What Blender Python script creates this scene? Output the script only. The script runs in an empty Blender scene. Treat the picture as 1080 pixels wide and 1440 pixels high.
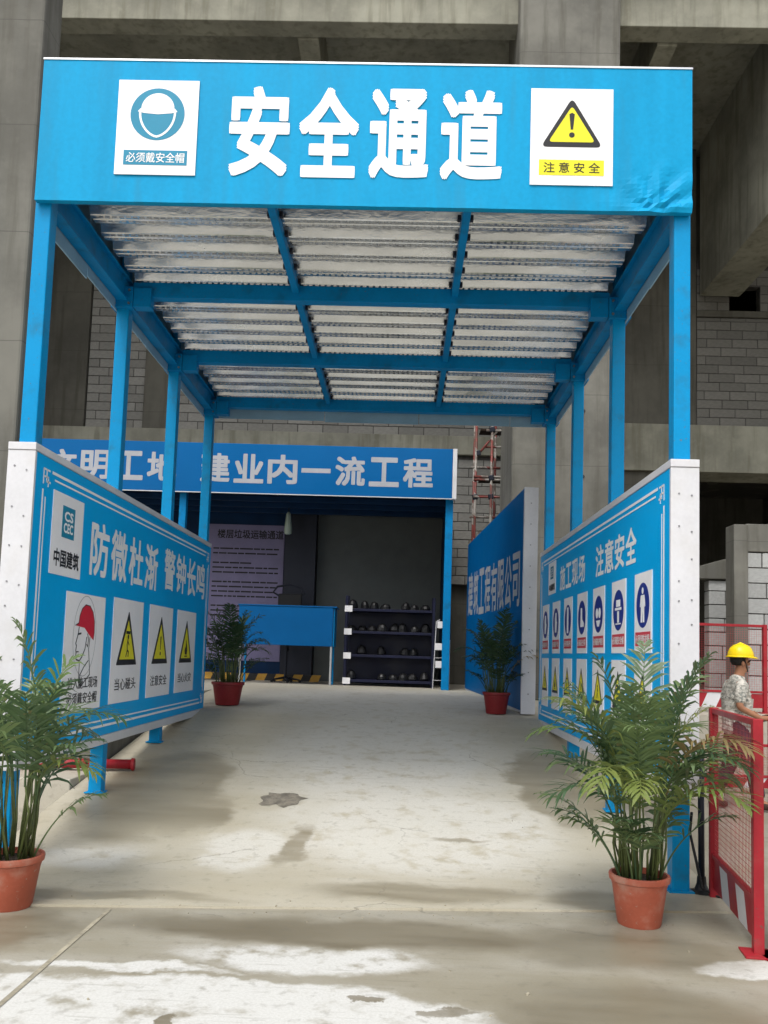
import bpy, bmesh, math, random
from mathutils import Vector, Matrix, noise
R = math.radians
scene = bpy.context.scene
C = scene.collection

# ------------------------------------------------------------------ camera
YAW, PIT, ROL = -0.02336, 0.08492, 0.0318
cd = bpy.data.cameras.new('camera')
cd.sensor_fit = 'VERTICAL'; cd.sensor_height = 36; cd.lens = 30.0
cd.shift_y = 96.6 / 1440; cd.clip_start = 0.05; cd.clip_end = 1200
cam = bpy.data.objects.new('camera', cd); C.objects.link(cam)
fw = Vector((math.sin(YAW)*math.cos(PIT), math.cos(YAW)*math.cos(PIT), math.sin(PIT)))
r0 = Vector((math.cos(YAW), -math.sin(YAW), 0)); u0 = r0.cross(fw)
r1 = r0*math.cos(ROL) + u0*math.sin(ROL); u1 = -r0*math.sin(ROL) + u0*math.cos(ROL)
m = Matrix((r1, u1, -fw)).transposed().to_4x4(); m.translation = (0.4105, -6.1947, 1.6035)
cam.matrix_world = m
scene.camera = cam

# ------------------------------------------------------------------ sky, sun, exposure
SUN_EL, SUN_AZ = 58, 200           # degrees; the sun stands behind the camera, a little to its left, veiled by cloud
w = bpy.data.worlds.new('World'); scene.world = w; w.use_nodes = True
nt = w.node_tree; nt.nodes.clear()
sky = nt.nodes.new('ShaderNodeTexSky'); sky.sky_type = 'NISHITA'; sky.sun_disc = False
sky.sun_elevation = R(SUN_EL); sky.sun_rotation = R(SUN_AZ); sky.air_density = 1.0; sky.dust_density = 4.0; sky.ozone_density = 1.0
hs = nt.nodes.new('ShaderNodeHueSaturation'); hs.inputs['Saturation'].default_value = 0.22
bg = nt.nodes.new('ShaderNodeBackground'); bg.inputs['Strength'].default_value = 0.15
wo = nt.nodes.new('ShaderNodeOutputWorld')
nt.links.new(sky.outputs[0], hs.inputs['Color']); nt.links.new(hs.outputs[0], bg.inputs['Color']); nt.links.new(bg.outputs[0], wo.inputs['Surface'])
sd = bpy.data.lights.new('sun', 'SUN'); sd.energy = 0.7; sd.angle = R(16); sd.color = (1.0, 0.97, 0.92)
sun = bpy.data.objects.new('sun', sd); C.objects.link(sun)
az = R(SUN_AZ)
sdir = Vector((math.sin(az)*math.cos(R(SUN_EL)), math.cos(az)*math.cos(R(SUN_EL)), math.sin(R(SUN_EL))))
sun.rotation_euler = sdir.to_track_quat('Z', 'Y').to_euler()
sun.location = sdir*40
vs = scene.view_settings
vs.view_transform = 'Standard'; vs.look = 'None'; vs.gamma = 1.0; vs.exposure = 0.78; vs.use_curve_mapping = False

# ------------------------------------------------------------------ helpers: materials
def newmat(name):
    mt = bpy.data.materials.new(name); mt.use_nodes = True
    return mt, mt.node_tree, mt.node_tree.nodes['Principled BSDF']
def nd(t, typ, **kw):
    n = t.nodes.new(typ)
    for k, v in kw.items(): setattr(n, k, v)
    return n
def mixc(t, fac, a, b, blend='MIX'):
    n = nd(t, 'ShaderNodeMix', data_type='RGBA', blend_type=blend)
    for s, v in ((0, fac), (6, a), (7, b)):
        if hasattr(v, 'is_output'): t.links.new(v, n.inputs[s])
        elif s == 0: n.inputs[0].default_value = v
        else: n.inputs[s].default_value = (*v, 1) if len(v) == 3 else v
    return n.outputs[2]
def mth(t, op, a, b=None, c=None, clamp=False):
    n = nd(t, 'ShaderNodeMath', operation=op, use_clamp=clamp)
    for i, v in enumerate((a, b, c)):
        if v is None: continue
        if hasattr(v, 'is_output'): t.links.new(v, n.inputs[i])
        else: n.inputs[i].default_value = v
    return n.outputs[0]
def ramp(t, x, lo, hi):
    n = nd(t, 'ShaderNodeMapRange', interpolation_type='SMOOTHSTEP')
    t.links.new(x, n.inputs[0]); n.inputs[1].default_value = lo; n.inputs[2].default_value = hi
    return n.outputs[0]
def noi(t, scale, detail=4, vec=None, stretch=None, rough=0.55):
    if vec is None: vec = nd(t, 'ShaderNodeTexCoord').outputs['Object']
    if stretch:
        mp = nd(t, 'ShaderNodeMapping'); mp.inputs['Scale'].default_value = stretch
        t.links.new(vec, mp.inputs['Vector']); vec = mp.outputs[0]
    n = nd(t, 'ShaderNodeTexNoise'); n.inputs['Scale'].default_value = scale; n.inputs['Detail'].default_value = detail
    n.inputs['Roughness'].default_value = rough
    t.links.new(vec, n.inputs['Vector'])
    return n.outputs['Fac']
def bump(t, b, h, strength=0.2, dist=0.01):
    n = nd(t, 'ShaderNodeBump'); n.inputs['Strength'].default_value = strength; n.inputs['Distance'].default_value = dist
    t.links.new(h, n.inputs['Height']); t.links.new(n.outputs[0], b.inputs['Normal'])
def mat(name, col, rough=0.5, metal=0.0, var=0.18, scale=3.0, fine=40.0, bstr=0.0, stretch=None, rand=0.0, spec=0.3, dirt=None, chips=None):
    mt, t, b = newmat(name)
    lo = tuple(c*(1-var) for c in col); hi = tuple(min(1, c*(1+var)) for c in col)
    n1 = noi(t, scale, 5, stretch=stretch); n2 = noi(t, fine, 3)
    f = mth(t, 'ADD', mth(t, 'MULTIPLY', n1, 0.7), mth(t, 'MULTIPLY', n2, 0.3))
    c = mixc(t, ramp(t, f, 0.3, 0.7), lo, hi)
    if dirt:
        c = mixc(t, mth(t, 'MULTIPLY', ramp(t, noi(t, dirt[1], 6, stretch=stretch), 0.52, 0.75), dirt[2]), c, dirt[0])
    if chips:
        c = mixc(t, mth(t, 'MULTIPLY', ramp(t, noi(t, 34, 5, rough=0.7), 0.63, 0.665), chips[1]), c, chips[0])
    if rand:
        oi = nd(t, 'ShaderNodeObjectInfo')
        v = mth(t, 'ADD', mth(t, 'MULTIPLY', oi.outputs['Random'], 2*rand), 1-rand)
        hv = nd(t, 'ShaderNodeHueSaturation'); t.links.new(v, hv.inputs['Value']); t.links.new(c, hv.inputs['Color']); c = hv.outputs[0]
    t.links.new(c, b.inputs['Base Color'])
    b.inputs['Metallic'].default_value = metal
    rr = nd(t, 'ShaderNodeMapRange'); t.links.new(n1, rr.inputs[0]); rr.inputs[1].default_value = 0.3; rr.inputs[2].default_value = 0.7
    rr.inputs[3].default_value = max(0.03, rough-0.08); rr.inputs[4].default_value = min(1, rough+0.1)
    t.links.new(rr.outputs[0], b.inputs['Roughness'])
    if spec is not None: b.inputs['Specular IOR Level'].default_value = spec
    if bstr: bump(t, b, f, bstr)
    return mt

M = {}
M['post_blue'] = mat('post_blue_paint', (0.001, 0.25, 0.53), 0.38, var=0.07, scale=2.0, fine=60, bstr=0.03, spec=0.14, dirt=((0.02, 0.15, 0.27), 5, 0.6), chips=((0.10, 0.12, 0.13), 0.7))
M['beam_blue'] = mat('beam_blue_paint', (0.001, 0.20, 0.47), 0.45, var=0.12, scale=2.0, spec=0.12, dirt=((0.01, 0.10, 0.19), 5, 0.65), chips=((0.09, 0.07, 0.06), 0.6))
M['banner_blue'] = mat('banner_blue_film', (0.003, 0.29, 0.55), 0.5, var=0.11, scale=0.8, fine=30, bstr=0.08, stretch=(5, 1, 0.5), spec=0.12, dirt=((0.02, 0.24, 0.42), 1.5, 0.5))
M['skirt'] = mat('pale_blue_film_back', (0.26, 0.42, 0.55), 0.5, var=0.08, spec=0.15)
M['board_blue'] = mat('board_blue_print', (0.0, 0.365, 0.77), 0.4, var=0.05, scale=0.9, fine=20, spec=0.12)
M['shaded_blue'] = mat('shaded_blue_print', (0.0, 0.105, 0.31), 0.4, var=0.06, scale=1.0, spec=0.12)  # blue print darkened in the colour itself to stand in for kiosk shade
M['white'] = mat('white_coated_metal', (0.60, 0.60, 0.62), 0.4, var=0.06, scale=2.5, dirt=((0.5, 0.48, 0.44), 3, 0.3))
M['print_white'] = mat('white_vinyl', (0.83, 0.83, 0.83), 0.45, var=0.03)
M['shaded_white'] = mat('shaded_white_letter', (0.36, 0.37, 0.40), 0.5, var=0.08)  # darker copy of the white lettering; shade is put into the colour
M['counter_blue'] = mat('counter_blue_sheet', (0.0, 0.085, 0.25), 0.5, var=0.06, spec=0.12)  # shade inside the kiosk is painted into this darker blue
M['plate_white'] = mat('sign_plate_white', (0.82, 0.81, 0.82), 0.4, var=0.04, scale=2)
M['ink_black'] = mat('black_ink', (0.015, 0.015, 0.017), 0.4, var=0.1)
M['ink_grey'] = mat('grey_outline_ink', (0.35, 0.35, 0.36), 0.4, var=0.05)
M['sign_yellow'] = mat('sign_yellow_film', (0.72, 0.66, 0.02), 0.4, var=0.05)
M['sign_red'] = mat('sign_red_film', (0.60, 0.02, 0.04), 0.4, var=0.05)
M['caption_red'] = mat('caption_red_film', (0.55, 0.05, 0.07), 0.4, var=0.05)
M['sign_navy'] = mat('sign_navy_film', (0.012, 0.03, 0.22), 0.4, var=0.08)
M['sign_teal'] = mat('sign_teal_film', (0.01, 0.22, 0.36), 0.4, var=0.05)
M['galv_edge'] = mat('galvanised_steel', (0.55, 0.56, 0.57), 0.35, metal=0.9, var=0.1)
M['screw'] = mat('screw_head_steel', (0.25, 0.25, 0.26), 0.4, metal=0.7)
M['red_paint'] = mat('fence_red_paint', (0.30, 0.014, 0.022), 0.45, var=0.15, scale=4, dirt=((0.22, 0.06, 0.05), 8, 0.6), bstr=0.04, chips=((0.12, 0.06, 0.05), 0.8))
M['wire_red'] = mat('wire_red_coating', (0.42, 0.07, 0.07), 0.5, var=0.2)
M['terracotta'] = mat('terracotta_plastic', (0.36, 0.09, 0.05), 0.5, var=0.10, scale=5, dirt=((0.40, 0.23, 0.17), 5, 0.75), chips=((0.30, 0.24, 0.19), 0.6))
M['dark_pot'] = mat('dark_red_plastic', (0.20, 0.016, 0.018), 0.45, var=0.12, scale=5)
M['soil'] = mat('potting_soil', (0.035, 0.025, 0.018), 0.95, var=0.5, scale=30, fine=90, bstr=0.6)
M['cane'] = mat('palm_cane', (0.075, 0.095, 0.03), 0.5, var=0.35, scale=9, rand=0.25)
M['dark_metal'] = mat('dark_metal', (0.025, 0.028, 0.04), 0.45, metal=0.4)
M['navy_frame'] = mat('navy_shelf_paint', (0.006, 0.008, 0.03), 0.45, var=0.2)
M['black_plastic'] = mat('black_plastic', (0.012, 0.012, 0.013), 0.4, var=0.2)
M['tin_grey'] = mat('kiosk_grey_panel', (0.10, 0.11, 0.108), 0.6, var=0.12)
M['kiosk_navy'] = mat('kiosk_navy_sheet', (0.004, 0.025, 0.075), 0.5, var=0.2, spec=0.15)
M['violet_board'] = mat('violet_notice_print', (0.21, 0.19, 0.33), 0.5, var=0.1)
M['yellow_paint'] = mat('kerb_yellow_paint', (0.45, 0.25, 0.04), 0.6, var=0.2)
M['black_paint'] = mat('kerb_black_paint', (0.02, 0.02, 0.02), 0.6, var=0.2)
M['skin'] = mat('skin', (0.34, 0.16, 0.09), 0.5, var=0.08, scale=10)
M['hair'] = mat('black_hair', (0.012, 0.01, 0.009), 0.6)
M['helmet'] = mat('yellow_helmet_plastic', (0.85, 0.60, 0.01), 0.25, var=0.03)
M['trouser'] = mat('dark_plum_cloth', (0.040, 0.020, 0.034), 0.85, var=0.25, scale=12, bstr=0.2)
M['leather'] = mat('brown_shoe_leather', (0.05, 0.028, 0.018), 0.5)
M['gold_glass'] = mat('lamp_pale_glass', (0.35, 0.42, 0.36), 0.2, var=0.1)
M['white_red'] = None

def concrete(name, col, scale=1.0, formwork=None, dark=(0.5, 0.48, 0.42), bstr=0.25):
    mt, t, b = newmat(name)
    n1 = noi(t, 0.7*scale, 6, rough=0.65); n2 = noi(t, 6*scale, 5); n3 = noi(t, 60, 3)
    st = noi(t, 1.6, 5, stretch=(4, 4, 0.35))
    c = mixc(t, ramp(t, n1, 0.3, 0.7), tuple(x*0.70 for x in col), tuple(x*1.25 for x in col))
    c = mixc(t, mth(t, 'MULTIPLY', ramp(t, st, 0.46, 0.70), 0.6), c, tuple(x*d for x, d in zip(col, dark)))
    c = mixc(t, mth(t, 'MULTIPLY', ramp(t, n2, 0.55, 0.75), 0.25), c, tuple(min(1, x*1.3) for x in col))
    h = mth(t, 'ADD', mth(t, 'MULTIPLY', n2, 0.6), mth(t, 'MULTIPLY', n3, 0.4))
    if formwork:
        tc = nd(t, 'ShaderNodeTexCoord'); sp = nd(t, 'ShaderNodeSeparateXYZ'); t.links.new(tc.outputs['Object'], sp.inputs[0])
        z = mth(t, 'MODULO', mth(t, 'ADD', sp.outputs['Z'], mth(t, 'MULTIPLY', noi(t, 1.3, 2), 0.05)), formwork)
        line = mth(t, 'LESS_THAN', z, 0.012)
        c = mixc(t, mth(t, 'MULTIPLY', line, 0.6), c, tuple(x*0.45 for x in col))
    t.links.new(c, b.inputs['Base Color']); b.inputs['Roughness'].default_value = 0.85
    bump(t, b, h, bstr, 0.006)
    return mt
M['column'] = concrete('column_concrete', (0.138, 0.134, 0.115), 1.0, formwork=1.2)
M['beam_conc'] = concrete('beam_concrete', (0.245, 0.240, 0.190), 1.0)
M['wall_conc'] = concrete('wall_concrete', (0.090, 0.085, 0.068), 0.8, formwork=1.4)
M['mortar'] = concrete('mortar', (0.07, 0.065, 0.06), 3.0)
M['block'] = mat('shaded_aerated_block', (0.145, 0.140, 0.125), 0.9, var=0.14, scale=6, fine=80, bstr=0.3, rand=0.16)  # block colour lowered to stand in for deep shade at the rear
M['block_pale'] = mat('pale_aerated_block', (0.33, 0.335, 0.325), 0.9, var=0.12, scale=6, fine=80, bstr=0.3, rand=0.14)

def deck_mat():
    mt, t, b = newmat('galvanised_deck')
    n1 = noi(t, 2.5, 5, stretch=(0.5, 3, 1)); vor = nd(t, 'ShaderNodeTexVoronoi'); vor.inputs['Scale'].default_value = 55
    tc = nd(t, 'ShaderNodeTexCoord'); t.links.new(tc.outputs['Object'], vor.inputs['Vector'])
    c = mixc(t, ramp(t, n1, 0.3, 0.7), (0.56, 0.58, 0.60), (0.80, 0.82, 0.84))
    c = mixc(t, mth(t, 'MULTIPLY', vor.outputs['Distance'], 0.25), c, (0.45, 0.46, 0.47))
    t.links.new(c, b.inputs['Base Color'])
    b.inputs['Metallic'].default_value = 0.92
    rr = mth(t, 'ADD', mth(t, 'MULTIPLY', n1, 0.32), 0.06)
    t.links.new(rr, b.inputs['Roughness'])
    bump(t, b, noi(t, 6, 4, stretch=(0.5, 2, 1)), 0.35, 0.02)
    return mt
M['deck'] = deck_mat()

def leaf_mat(name, a, bcol, tr=0.35):
    mt, t, b = newmat(name)
    oi = nd(t, 'ShaderNodeObjectInfo')
    n = noi(t, 7, 3)
    f = mth(t, 'ADD', mth(t, 'MULTIPLY', oi.outputs['Random'], 0.65), mth(t, 'MULTIPLY', n, 0.45), clamp=True)
    c = mixc(t, ramp(t, f, 0.15, 0.95), a, bcol)
    c = mixc(t, mth(t, 'MULTIPLY', ramp(t, noi(t, 17, 2), 0.64, 0.72), 0.6), c, (0.22, 0.17, 0.07))
    t.links.new(c, b.inputs['Base Color']); b.inputs['Roughness'].default_value = 0.36
    tl = nd(t, 'ShaderNodeBsdfTranslucent'); t.links.new(c, tl.inputs['Color'])
    mx = nd(t, 'ShaderNodeMixShader'); mx.inputs[0].default_value = tr
    t.links.new(b.outputs[0], mx.inputs[1]); t.links.new(tl.outputs[0], mx.inputs[2])
    t.links.new(mx.outputs[0], t.nodes['Material Output'].inputs['Surface'])
    return mt
M['leaf'] = leaf_mat('palm_leaf', (0.045, 0.098, 0.045), (0.17, 0.24, 0.095))
M['leaf_pale'] = leaf_mat('palm_leaf_yellow_green', (0.12, 0.19, 0.05), (0.24, 0.27, 0.07))
M['leaf_dry'] = leaf_mat('palm_leaf_dry', (0.16, 0.12, 0.05), (0.28, 0.21, 0.09))
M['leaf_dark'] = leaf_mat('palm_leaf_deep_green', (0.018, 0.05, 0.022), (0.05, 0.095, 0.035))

def shirt_mat():
    mt, t, b = newmat('grey_camouflage_cloth')
    a = noi(t, 14, 3); bb = noi(t, 26, 3)
    c = mixc(t, ramp(t, a, 0.46, 0.52), (0.56, 0.53, 0.47), (0.40, 0.385, 0.34))
    c = mixc(t, ramp(t, bb, 0.56, 0.60), c, (0.20, 0.21, 0.19))
    t.links.new(c, b.inputs['Base Color']); b.inputs['Roughness'].default_value = 0.9
    bump(t, b, noi(t, 7, 3, stretch=(1, 1, 2.5)), 0.9, 0.05)
    return mt
M['shirt'] = shirt_mat()

def ground_mat(name, dry, mid, wet, blobs_dry, blobs_wet, base_dry=0.32):
    """concrete with dry pale and wet dark areas; each blob is (x, y, rx, ry) in metres on the floor"""
    mt, t, b = newmat(name)
    tc = nd(t, 'ShaderNodeTexCoord'); P = tc.outputs['Object']
    wn = nd(t, 'ShaderNodeTexNoise'); wn.inputs['Scale'].default_value = 1.7; wn.inputs['Detail'].default_value = 7; wn.inputs['Roughness'].default_value = 0.62
    t.links.new(P, wn.inputs['Vector'])
    sub = nd(t, 'ShaderNodeVectorMath', operation='SUBTRACT'); t.links.new(wn.outputs['Color'], sub.inputs[0]); sub.inputs[1].default_value = (0.5, 0.5, 0.5)
    scl = nd(t, 'ShaderNodeVectorMath', operation='MULTIPLY'); t.links.new(sub.outputs[0], scl.inputs[0]); scl.inputs[1].default_value = (0.75, 0.5, 0)
    add = nd(t, 'ShaderNodeVectorMath', operation='ADD'); t.links.new(P, add.inputs[0]); t.links.new(scl.outputs[0], add.inputs[1])
    def blob(x, y, rx, ry, soft=0.22):
        s1 = nd(t, 'ShaderNodeVectorMath', operation='SUBTRACT'); t.links.new(add.outputs[0], s1.inputs[0]); s1.inputs[1].default_value = (x, y, 0)
        s2 = nd(t, 'ShaderNodeVectorMath', operation='MULTIPLY'); t.links.new(s1.outputs[0], s2.inputs[0]); s2.inputs[1].default_value = (1/rx, 1/ry, 0)
        l = nd(t, 'ShaderNodeVectorMath', operation='LENGTH'); t.links.new(s2.outputs[0], l.inputs[0])
        return mth(t, 'SUBTRACT', 1.0, ramp(t, l.outputs['Value'], 1-soft, 1+soft))
    def union(bl):
        o = None
        for q in bl:
            v = blob(*q)
            o = v if o is None else mth(t, 'MAXIMUM', o, v)
        return o
    n1 = noi(t, 0.9, 6, rough=0.62); n2 = noi(t, 5, 6, rough=0.6); n3 = noi(t, 70, 3); ns = noi(t, 2.2, 6, stretch=(0.35, 2.2, 1))
    base = mixc(t, ramp(t, mth(t, 'ADD', mth(t, 'MULTIPLY', n1, 0.55), mth(t, 'MULTIPLY', ns, 0.45)), 0.38, 0.66), mid, tuple(a*(1-base_dry)+d*base_dry for a, d in zip(mid, dry)))
    wm = union(blobs_wet) if blobs_wet else None
    dm = union(blobs_dry) if blobs_dry else None
    rgh = None
    c = base
    rough = mth(t, 'ADD', mth(t, 'MULTIPLY', n1, 0.3), 0.42)
    if dm is not None:
        dmm = mth(t, 'MULTIPLY', dm, ramp(t, n2, 0.28, 0.50))
        c = mixc(t, dmm, c, dry); rough = mth(t, 'ADD', rough, mth(t, 'MULTIPLY', dmm, 0.25))
    if wm is not None:
        wmm = mth(t, 'MULTIPLY', wm, mth(t, 'ADD', mth(t, 'MULTIPLY', ns, 1.5), 0.05), clamp=True)
        c = mixc(t, wmm, c, wet); rough = mth(t, 'SUBTRACT', rough, mth(t, 'MULTIPLY', wmm, 0.22))
    c = mixc(t, mth(t, 'MULTIPLY', ramp(t, n3, 0.35, 0.7), 0.14), c, tuple(x*0.62 for x in mid))
    c = mixc(t, mth(t, 'MULTIPLY', ramp(t, noi(t, 13, 5), 0.56, 0.70), 0.30), c, tuple(x*0.55 for x in mid))
    vo = nd(t, 'ShaderNodeTexVoronoi', feature='DISTANCE_TO_EDGE'); vo.inputs['Scale'].default_value = 0.55; t.links.new(add.outputs[0], vo.inputs['Vector'])
    crk = mth(t, 'MULTIPLY', mth(t, 'SUBTRACT', 1.0, ramp(t, vo.outputs['Distance'], 0.001, 0.006)), ramp(t, n1, 0.5, 0.62))
    c = mixc(t, mth(t, 'MULTIPLY', crk, 0.55), c, tuple(x*0.4 for x in mid))
    c = mixc(t, mth(t, 'MULTIPLY', ramp(t, noi(t, 160, 2), 0.62, 0.72), 0.35), c, tuple(x*0.45 for x in mid))
    sc_ = noi(t, 7, 4, stretch=(0.25, 5.0, 1)); c = mixc(t, mth(t, 'MULTIPLY', ramp(t, sc_, 0.60, 0.70), 0.30), c, tuple(x*0.6 for x in mid))
    t.links.new(c, b.inputs['Base Color']); t.links.new(rough, b.inputs['Roughness'])
    bump(t, b, mth(t, 'ADD', mth(t, 'MULTIPLY', n2, 0.5), mth(t, 'MULTIPLY', n3, 0.5)), 0.16, 0.004)
    return mt
DRY, MID, WET = (0.55, 0.545, 0.515), (0.265, 0.240, 0.178), (0.165, 0.140, 0.092)
M['ground'] = ground_mat('yard_concrete', DRY, MID, WET,
    [(-0.55, -2.38, 1.42, 0.50, 0.05), (0.0, -1.60, 0.66, 0.17, 0.30), (-0.95, -1.80, 0.5, 0.05, 0.3), (2.38, -1.47, 0.36, 0.13, 0.15), (2.55, -1.85, 0.30, 0.12, 0.12), (-6, -5, 2.5, 1.2, 0.1), (5, -6, 2.0, 1.5, 0.1)],
    [(0.1, -1.15, 1.35, 0.24, 0.3), (1.7, -1.2, 0.6, 0.35, 0.4), (-1.7, -1.3, 0.35, 0.35, 0.3), (1.6, -2.3, 0.75, 0.5, 0.4), (0.62, -2.16, 0.10, 0.05, 0.15), (0.30, -2.08, 0.07, 0.035, 0.15), (-0.55, -2.42, 0.06, 0.07, 0.15)], 0.25)
M['ramp'] = ground_mat('ramp_concrete', (0.55, 0.53, 0.47), (0.42, 0.38, 0.285), (0.25, 0.217, 0.148),
    [(0.62, 1.25, 1.15, 1.15, 0.35), (-0.75, 0.55, 0.32, 0.48, 0.30), (0.3, 3.6, 1.25, 2.2, 0.4), (0.3, 7.0, 2.2, 2.0, 0.4), (-1.9, 0.3, 0.35, 0.3, 0.5)],
    [(-1.85, 2.0, 0.60, 1.35, 0.18), (1.98, 2.6, 0.42, 1.25, 0.14), (-1.35, 1.35, 0.30, 0.55, 0.3), (-0.38, 0.72, 0.11, 0.42, 0.3), (0.62, -0.33, 0.72, 0.20, 0.4), (-1.6, -0.62, 0.9, 0.10, 0.4), (1.9, -0.35, 0.5, 0.25, 0.4), (0.9, 0.95, 0.25, 0.05, 0.4)], 0.35)
M['platform'] = ground_mat('platform_concrete', (0.50, 0.47, 0.40), (0.40, 0.37, 0.30), WET, [], [], 0.4)

# ------------------------------------------------------------------ helpers: meshes and objects
WL = {}                                      # world translation of each object
def props(o, label=None, cat=None, group=None, kind=None):
    for k, v in (('label', label), ('category', cat), ('group', group), ('kind', kind)):
        if v: o[k] = v
    return o
def link(o, parent=None, loc=(0, 0, 0)):
    C.objects.link(o); loc = Vector(loc)
    WL[o.name] = loc
    if parent: o.parent = parent; o.location = loc - WL[parent.name]
    else: o.location = loc
    return o
def thing(name, label, cat, loc=(0, 0, 0), group=None):
    o = bpy.data.objects.new(name, None); o.empty_display_size = 0.2
    link(o, None, loc); return props(o, label, cat, group)

class MB:
    def __init__(s): s.v = []; s.f = []
    def add(s, vs, fs):
        n = len(s.v); s.v += [tuple(q) for q in vs]; s.f += [tuple(i+n for i in f) for f in fs]; return s
    def box(s, x0, x1, y0, y1, z0, z1):
        return s.add([(x, y, z) for z in (z0, z1) for y in (y0, y1) for x in (x0, x1)],
                     [(0, 2, 3, 1), (4, 5, 7, 6), (0, 1, 5, 4), (2, 6, 7, 3), (0, 4, 6, 2), (1, 3, 7, 5)])
    def obox(s, c, ex, ey, ez):
        c, ex, ey, ez = map(Vector, (c, ex, ey, ez))
        return s.add([c+ex*i+ey*j+ez*k for k in (-1, 1) for j in (-1, 1) for i in (-1, 1)],
                     [(0, 2, 3, 1), (4, 5, 7, 6), (0, 1, 5, 4), (2, 6, 7, 3), (0, 4, 6, 2), (1, 3, 7, 5)])
    def tube(s, pts, rad, n=8, cap=True):
        pts = [Vector(p) for p in pts]; k = len(pts)
        if not isinstance(rad, (list, tuple)): rad = [rad]*k
        rings = []; d0 = (pts[1]-pts[0]).normalized()
        up = Vector((0, 0, 1)) if abs(d0.z) < 0.9 else Vector((1, 0, 0))
        a = d0.cross(up).normalized()
        for i, p in enumerate(pts):
            d = (pts[min(i+1, k-1)]-pts[max(i-1, 0)]).normalized()
            a = (a - d*a.dot(d)).normalized(); bb = d.cross(a)
            rings.append([p + (a*math.cos(2*math.pi*j/n)+bb*math.sin(2*math.pi*j/n))*rad[i] for j in range(n)])
        vs = [q for r in rings for q in r]; fs = []
        for i in range(k-1):
            for j in range(n):
                fs.append((i*n+j, i*n+(j+1) % n, (i+1)*n+(j+1) % n, (i+1)*n+j))
        if cap: fs.append(tuple(range(n-1, -1, -1))); fs.append(tuple((k-1)*n+j for j in range(n)))
        return s.add(vs, fs)
    def lathe(s, c, prof, n=32, cap=True):
        c = Vector(c); k = len(prof)
        vs = [c+Vector((r*math.cos(2*math.pi*j/n), r*math.sin(2*math.pi*j/n), z)) for r, z in prof for j in range(n)]
        fs = [(i*n+j, i*n+(j+1) % n, (i+1)*n+(j+1) % n, (i+1)*n+j) for i in range(k-1) for j in range(n)]
        if cap: fs += [tuple(range(n-1, -1, -1)), tuple((k-1)*n+j for j in range(n))]
        return s.add(vs, fs)
    def flat(s, fr, poly, h0, h1):
        """a 2-D outline on a sign frame, raised from h0 to h1 above it"""
        a = sum(poly[i][0]*poly[(i+1) % len(poly)][1]-poly[(i+1) % len(poly)][0]*poly[i][1] for i in range(len(poly)))
        if a < 0: poly = poly[::-1]
        n = len(poly)
        vs = [fr.pt(u, v, h0) for u, v in poly]+[fr.pt(u, v, h1) for u, v in poly]
        return s.add(vs, [tuple(range(n, 2*n))]+[(i, (i+1) % n, n+(i+1) % n, n+i) for i in range(n)])
    def stroke(s, fr, pts, wd, h0, h1):
        for i_, (a, b) in enumerate(zip(pts[:-1], pts[1:])):
            if i_: h1 += 0.00003*(1 if i_ % 2 else -1)
            dx, dy = b[0]-a[0], b[1]-a[1]; l = math.hypot(dx, dy) or 1e-6
            ux, uy = dx/l*wd*0.5, dy/l*wd*0.5
            s.flat(fr, [(a[0]-ux*0.6-uy, a[1]-uy*0.6+ux), (a[0]-ux*0.6+uy, a[1]-uy*0.6-ux), (b[0]+ux*0.6+uy, b[1]+uy*0.6-ux), (b[0]+ux*0.6-uy, b[1]+uy*0.6+ux)], h0, h1)
        return s
    def mesh(s, name):
        me = bpy.data.meshes.new(name); me.from_pydata(s.v, [], s.f); me.update(); return me
    def build(s, name, material, parent=None, bevel=0.0, smooth=False, **kw):
        me = s.mesh(name); me.materials.append(material)
        if smooth: me.polygons.foreach_set('use_smooth', [True]*len(me.polygons))
        o = bpy.data.objects.new(name, me); link(o, parent)
        if bevel:
            b = o.modifiers.new('bevel', 'BEVEL'); b.width = bevel; b.segments = 2; b.limit_method = 'ANGLE'; b.angle_limit = R(40)
        return props(o, **kw)
class Fr:
    def __init__(s, o, ex, ey): s.o = Vector(o); s.ex = Vector(ex).normalized(); s.ey = Vector(ey).normalized(); s.n = s.ex.cross(s.ey)
    def pt(s, u, v, h=0): return s.o+s.ex*u+s.ey*v+s.n*h
    def sub(s, u, v): return Fr(s.pt(u, v), s.ex, s.ey)
def rect(u0, u1, v0, v1): return [(u0, v0), (u1, v0), (u1, v1), (u0, v1)]
def circ(cx, cy, r, n=32, ry=None): return [(cx+r*math.cos(2*math.pi*i/n), cy+(ry or r)*math.sin(2*math.pi*i/n)) for i in range(n)]
def rtri(cx, cy, wd, ht, rad, n=5):
    """rounded triangle: base centre (cx,cy), width, height"""
    out = []
    P = [(cx-wd/2, cy), (cx+wd/2, cy), (cx, cy+ht)]
    for i in range(3):
        p, a, b = Vector(P[i]), Vector(P[i-1]), Vector(P[(i+1) % 3])
        da, db = (a-p).normalized(), (b-p).normalized()
        s0, s1 = p+da*rad*1.6, p+db*rad*1.6
        for k in range(n+1):
            t = k/n; q = s0*(1-t)**2+p*2*t*(1-t)+s1*t*t; out.append((q.x, q.y))
    return out
_dg = None
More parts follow.
